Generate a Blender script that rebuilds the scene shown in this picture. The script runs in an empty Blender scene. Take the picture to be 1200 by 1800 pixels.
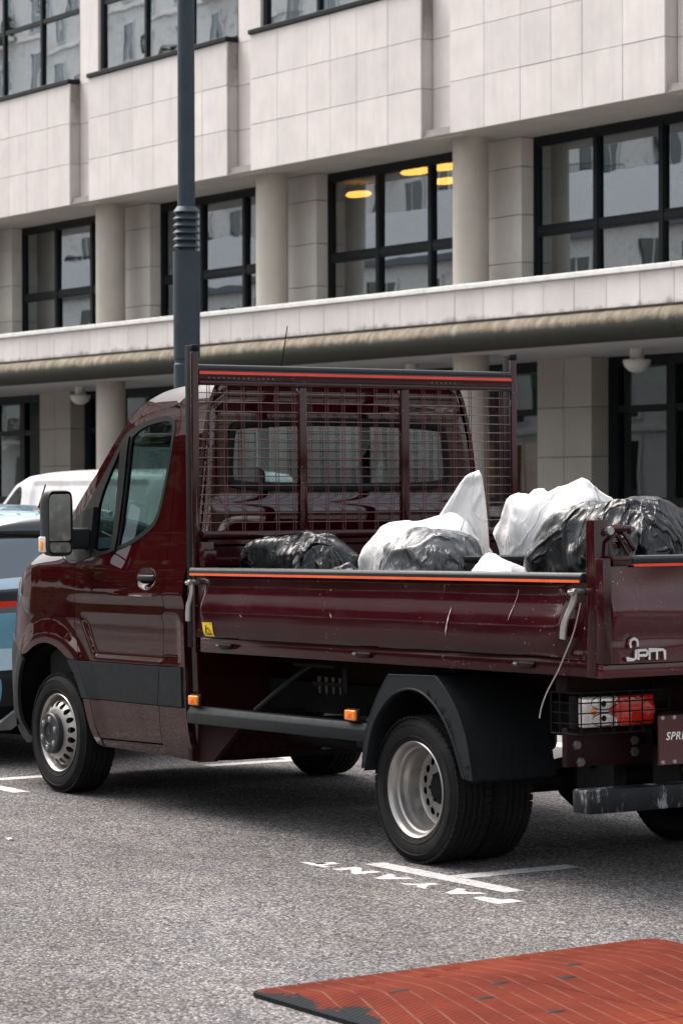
import bpy, bmesh, math, random
import numpy as np
from mathutils import Vector, Matrix
from mathutils.geometry import delaunay_2d_cdt

R = math.radians
random.seed(7)
scn = bpy.context.scene
col = scn.collection

# ------------------------------------------------------------------ camera
CAM = Vector((10.6387, -8.2844, 1.7485))
yaw, pitch, roll = R(32.9676), R(-0.48645), R(-0.1439)
fw = Vector((-math.cos(yaw)*math.cos(pitch), math.sin(yaw)*math.cos(pitch), math.sin(pitch)))
rt = fw.cross(Vector((0, 0, 1))).normalized()
up = rt.cross(fw)
r2 = rt*math.cos(roll) + up*math.sin(roll)
u2 = -rt*math.sin(roll) + up*math.cos(roll)
cam = bpy.data.cameras.new('camera')
camo = bpy.data.objects.new('camera', cam)
col.objects.link(camo)
camo.matrix_world = Matrix(((r2.x, u2.x, -fw.x, CAM.x), (r2.y, u2.y, -fw.y, CAM.y), (r2.z, u2.z, -fw.z, CAM.z), (0, 0, 0, 1)))
cam.sensor_fit = 'VERTICAL'
cam.sensor_height = 36.0
cam.sensor_width = 24.0
cam.lens = 4878.7/1800*36.0
cam.clip_start = 0.1
cam.clip_end = 3000
cam.dof.use_dof = True
cam.dof.focus_distance = 13.6
cam.dof.aperture_fstop = 7.0
scn.camera = camo

# ------------------------------------------------------------------ sky, sun, exposure
SUN_DIR = Vector((-0.66, -0.12, 1.05)).normalized()       # towards the sun
w = bpy.data.worlds.new('World')
scn.world = w
w.use_nodes = True
nt = w.node_tree
nt.nodes.clear()
sky = nt.nodes.new('ShaderNodeTexSky')
sky.sky_type = 'NISHITA'
sky.sun_disc = False
sky.sun_elevation = math.asin(SUN_DIR.z)
sky.sun_rotation = math.atan2(SUN_DIR.x, SUN_DIR.y)
sky.air_density = 1.6
sky.dust_density = 6.0
sky.ozone_density = 1.0
hs = nt.nodes.new('ShaderNodeHueSaturation')
hs.inputs['Saturation'].default_value = 0.36
hs.inputs['Value'].default_value = 1.0
bg = nt.nodes.new('ShaderNodeBackground')
bg.inputs['Strength'].default_value = 0.15
wo = nt.nodes.new('ShaderNodeOutputWorld')
nt.links.new(sky.outputs[0], hs.inputs['Color'])
nt.links.new(hs.outputs[0], bg.inputs['Color'])
nt.links.new(bg.outputs[0], wo.inputs['Surface'])
sl = bpy.data.lights.new('sun', 'SUN')
sl.energy = 1.5
sl.angle = R(45)
sl.color = (1.0, 0.92, 0.87)
so = bpy.data.objects.new('sun', sl)
col.objects.link(so)
so.rotation_euler = SUN_DIR.to_track_quat('Z', 'Y').to_euler()
scn.view_settings.view_transform = 'Standard'
scn.view_settings.look = 'None'
scn.view_settings.exposure = 1.32
scn.view_settings.gamma = 1.0
scn.view_settings.use_curve_mapping = False
scn.render.resolution_x = 682
scn.render.resolution_y = 1024
scn.cycles.max_bounces = 10
scn.cycles.glossy_bounces = 5
scn.cycles.transmission_bounces = 8
scn.cycles.transparent_max_bounces = 16

# ------------------------------------------------------------------ materials
class NT:
    def __init__(s, name):
        s.m = bpy.data.materials.new(name)
        s.m.use_nodes = True
        s.t = s.m.node_tree
        s.t.nodes.clear()
        s.out = s.t.nodes.new('ShaderNodeOutputMaterial')
    def n(s, typ, **kw):
        nd = s.t.nodes.new('ShaderNode'+typ)
        for k, v in kw.items():
            if k.startswith('_'):
                setattr(nd, k[1:], v)
        for k, v in kw.items():
            if not k.startswith('_'):
                key = k.replace('__', ' ')
                s.inp(nd, key, v)
        return nd
    def inp(s, nd, key, v):
        sock = nd.inputs[int(key[1:])] if key[0] == 'i' and key[1:].isdigit() else nd.inputs[key]
        if isinstance(v, bpy.types.NodeSocket):
            s.t.links.new(v, sock)
        elif isinstance(v, bpy.types.Node):
            s.t.links.new(v.outputs[0], sock)
        else:
            if isinstance(v, tuple) and len(v) == 3 and sock.type == 'RGBA':
                v = v + (1.0,)
            sock.default_value = v
    def coord(s, kind='Object', scale=(1, 1, 1), rot=(0, 0, 0)):
        tc = s.n('TexCoord')
        mp = s.n('Mapping')
        mp.inputs['Scale'].default_value = scale
        mp.inputs['Rotation'].default_value = rot
        s.t.links.new(tc.outputs[kind], mp.inputs['Vector'])
        return mp.outputs[0]
    def noise(s, vec, scale, detail=4, rough=.55, dist=0):
        return s.n('TexNoise', Vector=vec, Scale=float(scale), Detail=float(detail), Roughness=float(rough), Distortion=float(dist)).outputs[0]
    def ramp(s, fac, stops, interp='LINEAR'):
        nd = s.n('ValToRGB', Fac=fac)
        cr = nd.color_ramp
        cr.interpolation = interp
        while len(cr.elements) < len(stops):
            cr.elements.new(.5)
        for e, (p, c) in zip(cr.elements, stops):
            e.position = p
            e.color = (c, c, c, 1) if not isinstance(c, tuple) else (c + (1,) if len(c) == 3 else c)
        return nd.outputs[0]
    def mix(s, fac, a, b, blend='MIX'):
        nd = s.n('MixRGB', Fac=fac, Color1=a, Color2=b)
        nd.blend_type = blend
        return nd.outputs[0]
    def math(s, op, a, b=0.0):
        nd = s.n('Math')
        nd.operation = op
        s.inp(nd, 'i0', a)
        s.inp(nd, 'i1', b)
        return nd.outputs[0]
    def bump(s, h, strength=.3, dist=.01, normal=None):
        nd = s.n('Bump', Height=h, Strength=float(strength), Distance=float(dist))
        if normal is not None:
            s.t.links.new(normal, nd.inputs['Normal'])
        return nd.outputs[0]
    def bsdf(s, **kw):
        b = s.n('BsdfPrincipled')
        for k, v in kw.items():
            s.inp(b, k.replace('__', ' '), v)
        return b
    def done(s, sh):
        s.t.links.new(sh.outputs[0] if isinstance(sh, bpy.types.Node) else sh, s.out.inputs['Surface'])
        return s.m

M = {}
def simple(name, colr, rough=.5, metal=0.0, coat=0.0, var=.12, vscale=6.0, bump=0.0, bscale=60, spec=.5, dirt=None):
    t = NT(name)
    v = t.coord('Object')
    nz = t.noise(v, vscale, 5, .6)
    lo = tuple(c*(1-var) for c in colr)
    hi = tuple(min(1, c*(1+var)) for c in colr)
    c = t.ramp(nz, [(.3, lo), (.7, hi)])
    if dirt:
        n2 = t.noise(v, dirt[1], 8, .7)
        c = t.mix(t.ramp(n2, [(dirt[2], 0.0), (dirt[2]+.12, 1.0)]), c, dirt[0])
    rr = t.ramp(t.noise(v, vscale*3, 4), [(.3, max(0, rough-.08)), (.7, min(1, rough+.08))])
    kw = dict(Base__Color=c, Roughness=rr, Metallic=float(metal), Coat__Weight=float(coat), Coat__Roughness=.04, Specular__IOR__Level=float(spec))
    if bump:
        kw['Normal'] = t.bump(t.noise(v, bscale, 4), bump, .004)
    M[name] = t.done(t.bsdf(**kw))
    return M[name]

# paints and plastics
def paint(name, base, rough, coat, metal, orange, scratch=0.0, dust=0.0, cior=1.5, crough=.03, spec=.3, spatter=False):
    t = NT(name)
    v = t.coord('Object')
    nz = t.noise(v, 3.0, 4)
    c = t.ramp(nz, [(.3, tuple(x*.85 for x in base)), (.75, tuple(x*1.15 for x in base))])
    if dust:
        dn = t.noise(v, 9.0, 8, .7)
        c = t.mix(t.ramp(dn, [(.5, 0.0), (.85, dust)]), c, (.22, .16, .15))
    if scratch:
        sv = t.coord('Object', (14, 14, 3.0), (.25, .3, .2))
        sc = t.ramp(t.noise(sv, 2.6, 9, .75), [(.655, 0.0), (.675, 1.0)])
        big = t.ramp(t.noise(v, 2.2, 3), [(.48, 0.0), (.62, 1.0)])
        spk = t.ramp(t.noise(v, 75, 2), [(.71, 0.0), (.74, 1.0)])
        s2 = t.math('MAXIMUM', t.math('MULTIPLY', sc, big), t.math('MULTIPLY', spk, big))
        c = t.mix(t.math('MULTIPLY', s2, scratch), c, (.5, .44, .43))
    cw = float(coat)
    if spatter:
        zz = t.n('MapRange', Value=t.n('SeparateXYZ', Vector=v).outputs[2])
        zz.inputs['From Min'].default_value = .85
        zz.inputs['From Max'].default_value = .36
        sp = t.ramp(t.noise(v, 55, 6, .8), [(.50, 0.0), (.66, 1.0)])
        film = t.ramp(t.noise(v, 6, 6, .7), [(.35, .1), (.7, .55)])
        k_ = t.math('MULTIPLY', zz.outputs[0], t.math('MAXIMUM', t.math('MULTIPLY', sp, .8), film))
        c = t.mix(t.math('MULTIPLY', k_, .55), c, (.075, .058, .052))
        cw = t.math('MULTIPLY', t.math('SUBTRACT', 1.0, t.math('MULTIPLY', k_, .7)), coat)
    rr = t.ramp(t.noise(v, 7, 6, .65), [(.3, max(.02, rough-.07)), (.75, rough+.1)])
    nb = t.bump(t.noise(v, orange[0], 3), orange[1], .003)
    M[name] = t.done(t.bsdf(Base__Color=c, Roughness=rr, Metallic=float(metal), Coat__Weight=cw, Coat__Roughness=crough, Coat__IOR=cior, Normal=nb, Coat__Normal=nb, Specular__IOR__Level=spec))
paint('cab_paint', (.024, .0016, .0026), .5, 1.0, .0, (90, .003), 0, 0, 1.75, .012, .0, True)
paint('bed_paint', (.026, .0026, .0046), .5, .75, .0, (50, .02), .8, .05, 1.52, .10, .0)
paint('tailgate_paint', (.060, .0065, .0105), .5, .8, .0, (7, .06), .7, .06, 1.62, .09, .0)
paint('mesh_paint', (.075, .012, .016), .35, .8, .0, (50, .02), .9, .2, 1.7, .1)
paint('car_blue', (.15, .33, .43), .25, 1.0, .0, (90, .006))
paint('car_black', (.012, .013, .014), .2, 1.0, 0, (90, .01))
paint('van_white', (.72, .71, .71), .35, .6, 0, (60, .02), 0, .12)
simple('plastic_dark', (.013, .015, .0168), .5, bump=.12, bscale=300, spec=.2, dirt=((.03, .029, .028), 5, .66))
simple('plastic_black', (.005, .0055, .006), .5, spec=.12, bump=.1, bscale=250)
simple('rubber_strip', (.016, .018, .020), .4, dirt=((.05, .05, .05), 9, .63), spec=.3)
simple('chassis_dark', (.009, .0085, .0085), .6, .0, dirt=((.02, .017, .015), 7, .58), spec=.12)
simple('chassis_maroon', (.014, .0025, .0035), .55, dirt=((.022, .016, .015), 8, .62), spec=.15)
simple('galvanised', (.42, .42, .41), .42, .8, dirt=((.18, .16, .14), 20, .6))
simple('bolt_dull', (.10, .10, .10), .5, .5)
simple('bolt_steel', (.35, .34, .32), .4, .8)
simple('chrome', (.78, .78, .8), .1, 1.0, var=.03)
simple('mirror_glass', (.62, .66, .68), .02, 1.0, var=.01)
simple('orange_strip', (.78, .12, .035), .35)
simple('red_strip', (.72, .05, .03), .35)
simple('wheel_steel', (.34, .325, .31), .38, .75, dirt=((.10, .08, .07), 14, .60))
simple('hub_plastic', (.026, .028, .031), .45, spec=.3)
simple('amber_lens', (.85, .23, .01), .15, coat=.8)
simple('red_lens', (.62, .025, .01), .12, coat=.8)
simple('white_lens', (.75, .71, .68), .15, .35, coat=.8)
simple('wire_steel', (.55, .55, .55), .35, .8)
simple('seat_fabric', (.03, .032, .035), .85, spec=.1)
simple('dash_plastic', (.03, .03, .032), .6, spec=.15)
simple('paper', (.75, .74, .71), .8)
simple('yellow_sticker', (.80, .52, .02), .4)
simple('print_black', (.01, .01, .01), .5)
simple('lamp_post_paint', (.030, .042, .052), .5, dirt=((.015, .020, .023), 1.2, .54), spec=.25)
simple('white_globe', (.55, .55, .52), .4)
simple('soffit_paint', (.40, .40, .41), .7, dirt=((.2, .2, .19), 3, .66))
simple('interior_wall', (.13, .125, .12), .8)
simple('interior_floor', (.10, .09, .08), .7)
simple('reflected_orange', (.55, .16, .02), .6, var=.25)
simple('green_band', (.010, .16, .075), .5)
simple('curtain', (.30, .32, .34), .9)
simple('granite_kerb', (.34, .33, .32), .8, bump=.3, bscale=120)
simple('cream_wall', (.74, .70, .66), .85, bump=.2, bscale=20, dirt=((.5, .46, .42), 1.2, .55))
simple('slate_roof', (.10, .11, .13), .6)
simple('balcony_iron', (.02, .022, .025), .5)
simple('leaf_green', (.05, .09, .03), .7, var=.4)
simple('blue_tarp', (.03, .06, .16), .5)
simple('tree_bark', (.08, .06, .045), .9)
simple('inner_shadow_gap', (.006, .006, .006), .9, spec=.05)

def tyre_mat():
    t = NT('tyre_rubber')
    v = t.coord('Object')
    c = t.ramp(t.noise(v, 6, 7, .65), [(.35, (.0075, .0075, .0078)), (.75, (.020, .019, .0185))])
    n = t.bump(t.noise(v, 90, 3), .2, .003)
    M['tyre'] = t.done(t.bsdf(Base__Color=c, Roughness=.72, Normal=n, Specular__IOR__Level=.15))
tyre_mat()

def glass(name, tint, refl, wav, wscale=1.2, rough=0.0):
    t = NT(name)
    v = t.coord('Object')
    nb = t.bump(t.noise(v, wscale, 2, .5), wav, .05)
    tr = t.n('BsdfTransparent', Color=tint)
    gl = t.n('BsdfGlossy', Color=(.86, .94, 1.0), Roughness=float(rough), Normal=nb)
    bf = t.n('NewGeometry').outputs['Backfacing']
    fr = t.n('Fresnel', IOR=t.math('SUBTRACT', 1.5, t.math('MULTIPLY', bf, 1.5-1/1.5)), Normal=nb)
    f = t.math('ADD', t.math('MULTIPLY', fr.outputs[0], 1.0), refl)
    mx = t.n('MixShader', Fac=t.math('MINIMUM', f, 1.0))
    t.t.links.new(tr.outputs[0], mx.inputs[1])
    t.t.links.new(gl.outputs[0], mx.inputs[2])
    M[name] = t.done(mx)
glass('cab_glass', (.34, .43, .42), .05, .01)
glass('rear_cab_glass', (.68, .80, .84), .24, .003)
glass('office_glass', (.16, .20, .22), .30, .03, .8)
glass('upper_glass', (.10, .14, .16), .52, .025, .9)
glass('shop_glass', (.42, .50, .50), .03, .03, .8)
glass('van_glass', (.03, .035, .04), .02, .02)
glass('car_glass', (.05, .055, .06), .14, .03)
glass('house_glass', (.06, .08, .10), .10, .1)

def asphalt():
    t = NT('asphalt')
    v = t.coord('Object')
    vo = t.n('TexVoronoi', Vector=v, Scale=108.0, Randomness=1.0)
    cell = t.n('SeparateColor', Color=vo.outputs['Color']).outputs[0]
    vo2 = t.n('TexVoronoi', Vector=v, Scale=60.0)
    cell2 = t.n('SeparateColor', Color=vo2.outputs['Color']).outputs[1]
    nn = t.noise(v, 66, 4, .7)
    stone = t.ramp(cell, [(.0, (.038, .038, .042)), (.35, (.085, .083, .087)), (.7, (.215, .203, .202)), (1.0, (.47, .44, .435))])
    stone2 = t.ramp(cell2, [(.0, (.055, .055, .058)), (.5, (.15, .143, .144)), (1.0, (.34, .32, .318))])
    c = t.mix(.38, stone, stone2)
    c = t.mix(1.0, c, t.ramp(nn, [(.34, .36), (.5, .94), (.66, 1.50)]), 'MULTIPLY')
    gap = t.ramp(vo.outputs['Distance'], [(.45, 0.0), (.85, 1.0)])
    c = t.mix(t.math('MULTIPLY', gap, .6), c, (.03, .03, .034))
    big = t.ramp(t.noise(t.coord('Object', (.55, 1.3, 1)), .6, 5, .6), [(.30, .72), (.70, 1.18)])
    c = t.mix(1.0, c, big, 'MULTIPLY')
    mid = t.ramp(t.noise(v, 4.0, 6, .75), [(.3, .78), (.7, 1.18)])
    c = t.mix(1.0, c, mid, 'MULTIPLY')
    warm = t.ramp(t.noise(v, 1.6, 3), [(.4, (1, 1, 1)), (.7, (1.05, 1.0, .94))])
    c = t.mix(1.0, c, warm, 'MULTIPLY')
    oil = t.ramp(t.noise(v, 2.3, 6, .65), [(.66, 0.0), (.76, .4)])
    c = t.mix(oil, c, (.07, .07, .075))
    h = t.math('SUBTRACT', t.math('MULTIPLY', cell, .5), vo.outputs['Distance'])
    nb = t.bump(h, .9, .008)
    M['asphalt'] = t.done(t.bsdf(Base__Color=c, Roughness=.95, Normal=nb, Specular__IOR__Level=.06))
asphalt()

def road_paint():
    t = NT('road_paint')
    v = t.coord('Object')
    wear = t.ramp(t.noise(v, 60, 6, .75), [(.50, 0.0), (.57, 1.0)])
    c = t.ramp(t.noise(v, 12, 5), [(.3, (.42, .41, .40)), (.7, (.55, .54, .53))])
    c = t.mix(t.math('MULTIPLY', wear, .75), c, (.14, .135, .135))
    nb = t.bump(t.noise(v, 120, 3), .5, .004)
    M['road_paint'] = t.done(t.bsdf(Base__Color=c, Roughness=.85, Normal=nb, Specular__IOR__Level=.08))
road_paint()

def pavement():
    t = NT('pavement_asphalt')
    v = t.coord('Object')
    c = t.ramp(t.noise(v, 40, 6, .7), [(.3, (.10, .098, .097)), (.7, (.20, .19, .185))])
    c = t.mix(1.0, c, t.ramp(t.noise(v, .8, 4), [(.3, .8), (.7, 1.15)]), 'MULTIPLY')
    M['pavement'] = t.done(t.bsdf(Base__Color=c, Roughness=.9, Normal=t.bump(t.noise(v, 60, 4), .4, .005)))
pavement()

def stone(name, base, streak, speck=.06, grime=0.0, zlo=0, zhi=1, grimecol=(.10, .095, .09)):
    t = NT(name)
    v = t.coord('Object')
    gen = t.n('TexCoord')
    c = t.ramp(t.noise(v, 1.6, 5, .6), [(.3, tuple(x*.90 for x in base)), (.7, tuple(min(.9, x*1.06) for x in base))])
    c = t.mix(1.0, c, t.ramp(t.noise(v, 180, 2), [(.3, 1-speck), (.7, 1+speck)]), 'MULTIPLY')
    sv = t.coord('Object', (5, 5, .55))
    st = t.ramp(t.noise(sv, 1.4, 6, .65), [(.50, 0.0), (.8, streak)])
    c = t.mix(st, c, (.30, .275, .255))
    if grime:
        sp = t.n('SeparateXYZ', Vector=v).outputs[2]
        g = t.n('MapRange', Value=sp)
        g.inputs['From Min'].default_value = zlo
        g.inputs['From Max'].default_value = zhi
        gn = t.math('ADD', g.outputs[0], t.math('MULTIPLY', t.math('SUBTRACT', t.noise(t.coord('Object', (1.2, 1.2, .6)), 3.2, 7, .7), .5), 1.5))
        gm = t.ramp(gn, [(.55, 0.0), (1.0, grime)])
        c = t.mix(gm, c, grimecol)
    rnd = t.n('ObjectInfo').outputs['Random']
    c = t.mix(1.0, c, t.ramp(rnd, [(0, .925), (1, 1.03)]), 'MULTIPLY')
    nb = t.bump(t.noise(v, 90, 4), .10, .004)
    nb = t.bump(t.noise(v, .9, 2), .08, .05, nb)
    M[name] = t.done(t.bsdf(Base__Color=c, Roughness=.62, Normal=nb))
stone('stone_panel', (.645, .592, .565), .24)
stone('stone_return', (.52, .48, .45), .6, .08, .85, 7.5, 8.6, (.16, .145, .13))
stone('stone_column', (.40, .36, .31), .22, .14)
stone('stone_pier', (.45, .42, .38), .30, .08)
stone('stone_base_pier', (.33, .305, .265), .25, .10)
stone('stone_ledge', (.61, .565, .545), .20, .06, .9, 4.27, 4.03, (.13, .115, .10))
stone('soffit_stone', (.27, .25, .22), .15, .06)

def moss_cornice():
    t = NT('mossy_concrete')
    v = t.coord('Object')
    sv = t.coord('Object', (2.6, 1, .5))
    c = t.ramp(t.noise(sv, 2.6, 9, .8), [(.30, (.055, .042, .028)), (.5, (.17, .135, .095)), (.68, (.36, .31, .25))])
    moss = t.ramp(t.noise(t.coord('Object', (1.4, 1, .8)), 1.6, 7, .7), [(.45, 0.0), (.75, .6)])
    c = t.mix(moss, c, (.05, .055, .022))
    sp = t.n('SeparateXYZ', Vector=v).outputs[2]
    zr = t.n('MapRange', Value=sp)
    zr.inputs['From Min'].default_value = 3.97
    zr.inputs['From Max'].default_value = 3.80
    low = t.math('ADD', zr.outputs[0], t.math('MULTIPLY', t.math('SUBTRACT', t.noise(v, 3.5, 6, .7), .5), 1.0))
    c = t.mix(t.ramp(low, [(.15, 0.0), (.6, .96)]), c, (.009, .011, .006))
    M['moss'] = t.done(t.bsdf(Base__Color=c, Roughness=.85, Normal=t.bump(t.noise(v, 30, 6), .35, .01)))
moss_cornice()
simple('window_frame', (.008, .010, .0115), .45, spec=.12)
simple('coping_white', (.66, .65, .63), .55, dirt=((.45, .43, .41), 4, .62))

def crumple(t, v, layers):
    # sharp creases with smooth sheet between them: ridged, warped noise
    n = None
    for sc, st, ds, off in layers:
        mp = t.n('Mapping', Vector=v)
        mp.inputs['Location'].default_value = (off, off*1.7, off*.3)
        mp.inputs['Rotation'].default_value = (off, off*.6, .4)
        mp.inputs['Scale'].default_value = (1, .8, .3)
        r_ = t.math('ABSOLUTE', t.math('SUBTRACT', t.noise(mp.outputs[0], sc, 2.0, .5, 1.1), .5))
        thin = t.ramp(r_, [(0.0, 1.0), (.035, .25), (.16, 0.0)], 'EASE')
        n = t.bump(thin, st, ds, n)
    return n
def plastic_bag(name, base, rough, trans=0.0):
    t = NT(name)
    v = t.coord('Object')
    c = t.ramp(t.noise(v, 4, 5), [(.3, tuple(x*.7 for x in base)), (.7, tuple(min(1, x*1.3) for x in base))])
    dust = t.ramp(t.noise(v, 7, 8, .75), [(.6, 0.0), (.85, .10)])
    c = t.mix(dust, c, (.13, .125, .12))
    n = crumple(t, v, ((2.6, .9, .030, 2.0), (5.5, .6, .015, 4.0), (11, .4, .006, 5.0)))
    M[name] = t.done(t.bsdf(Base__Color=c, Roughness=float(rough), Normal=n, Specular__IOR__Level=.36))
plastic_bag('bag_black', (.005, .0055, .0065), .22)
plastic_bag('bag_matt', (.007, .0075, .0088), .28)
plastic_bag('bag_grey', (.070, .072, .076), .26)
def white_sack():
    t = NT('sack_white')
    v = t.coord('Object')
    c = t.ramp(t.noise(v, 5, 6, .65), [(.3, (.45, .44, .435)), (.65, (.56, .55, .545))])
    dn = t.ramp(t.noise(v, 11, 8, .75), [(.66, 0.0), (.78, .5)])
    c = t.mix(dn, c, (.38, .35, .33))
    wv = t.coord('Object', (1, 1, 1))
    n = crumple(t, v, ((2.2, .5, .030, 2.0), (4.8, .38, .016, 3.0), (10, .25, .007, 5.0)))
    n = t.bump(t.noise(v, 420, 2), .15, .002, n)
    b = t.bsdf(Base__Color=c, Roughness=.6, Normal=n)
    M['sack_white'] = t.done(b)
white_sack()

def red_rubber():
    t = NT('red_rubber')
    v = t.coord('Object')
    c = t.ramp(t.noise(v, 3.0, 6, .65), [(.3, (.068, .0122, .0068)), (.7, (.112, .0215, .0115))])
    pale = t.ramp(t.noise(v, 1.4, 4), [(.5, 0.0), (.75, .4)])
    c = t.mix(pale, c, (.17, .032, .015))
    x = t.n('SeparateXYZ', Vector=v)
    # moulded ribs across the module (run along y)
    ribs = t.math('SINE', t.math('MULTIPLY', x.outputs[0], 2*math.pi/.026))
    # dusty diagonal grooves
    d = t.math('ADD', t.math('MULTIPLY', x.outputs[0], .30), t.math('MULTIPLY', x.outputs[1], 1.0))
    d = t.math('ADD', d, t.math('MULTIPLY', t.math('SUBTRACT', t.noise(v, 1.5, 2), .5), .008))
    s = t.math('ABSOLUTE', t.math('SUBTRACT', t.math('FRACT', t.math('MULTIPLY', d, 1/.082)), .5))
    line = t.ramp(s, [(.03, 1.0), (.055, 0.0)])
    keep = t.ramp(t.noise(v, 9, 5, .7), [(.36, 0.0), (.52, 1.0)])
    line2 = t.math('MULTIPLY', line, keep)
    c = t.mix(t.math('MULTIPLY', line2, .5), c, (.17, .095, .075))
    hgt = t.math('SUBTRACT', t.math('MULTIPLY', ribs, .3), t.math('MULTIPLY', line, 1.0))
    # worn rim: black rubber showing where the colour coat has gone
    ymin = t.n('MapRange', Value=x.outputs[1])
    ymin.inputs['From Min'].default_value = -3.14
    ymin.inputs['From Max'].default_value = -3.36
    wn = t.math('ADD', ymin.outputs[0], t.math('MULTIPLY', t.math('SUBTRACT', t.noise(t.coord('Object', (.6, 1, 1)), 4.5, 8, .7), .5), 2.2))
    wear = t.ramp(wn, [(.74, 0.0), (.78, 1.0)])
    spots = t.ramp(t.noise(v, 6.5, 6, .6), [(.70, 0.0), (.72, 1.0)])
    c = t.mix(t.math('MAXIMUM', wear, spots), c, (.016, .018, .020))
    nb = t.bump(hgt, .5, .006)
    nb = t.bump(t.noise(v, 130, 3), .2, .002, nb)
    M['red_rubber'] = t.done(t.bsdf(Base__Color=c, Roughness=.8, Normal=nb, Specular__IOR__Level=.03))
red_rubber()
def emit(name, colr, st):
    t = NT(name)
    M[name] = t.done(t.n('Emission', Color=colr, Strength=float(st)))
emit('warm_lamp', (1.0, .36, .05), 6.5)

# ------------------------------------------------------------------ mesh helpers
def newobj(name, me, mat=None, parent=None, loc=None):
    o = bpy.data.objects.new(name, me)
    col.objects.link(o)
    if mat is not None and me is not None and len(me.materials) == 0:
        for m_ in (mat if isinstance(mat, (list, tuple)) else [mat]):
            me.materials.append(M[m_])
    if parent is not None:
        o.parent = parent
    if loc is not None:
        o.location = loc
    return o

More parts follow.
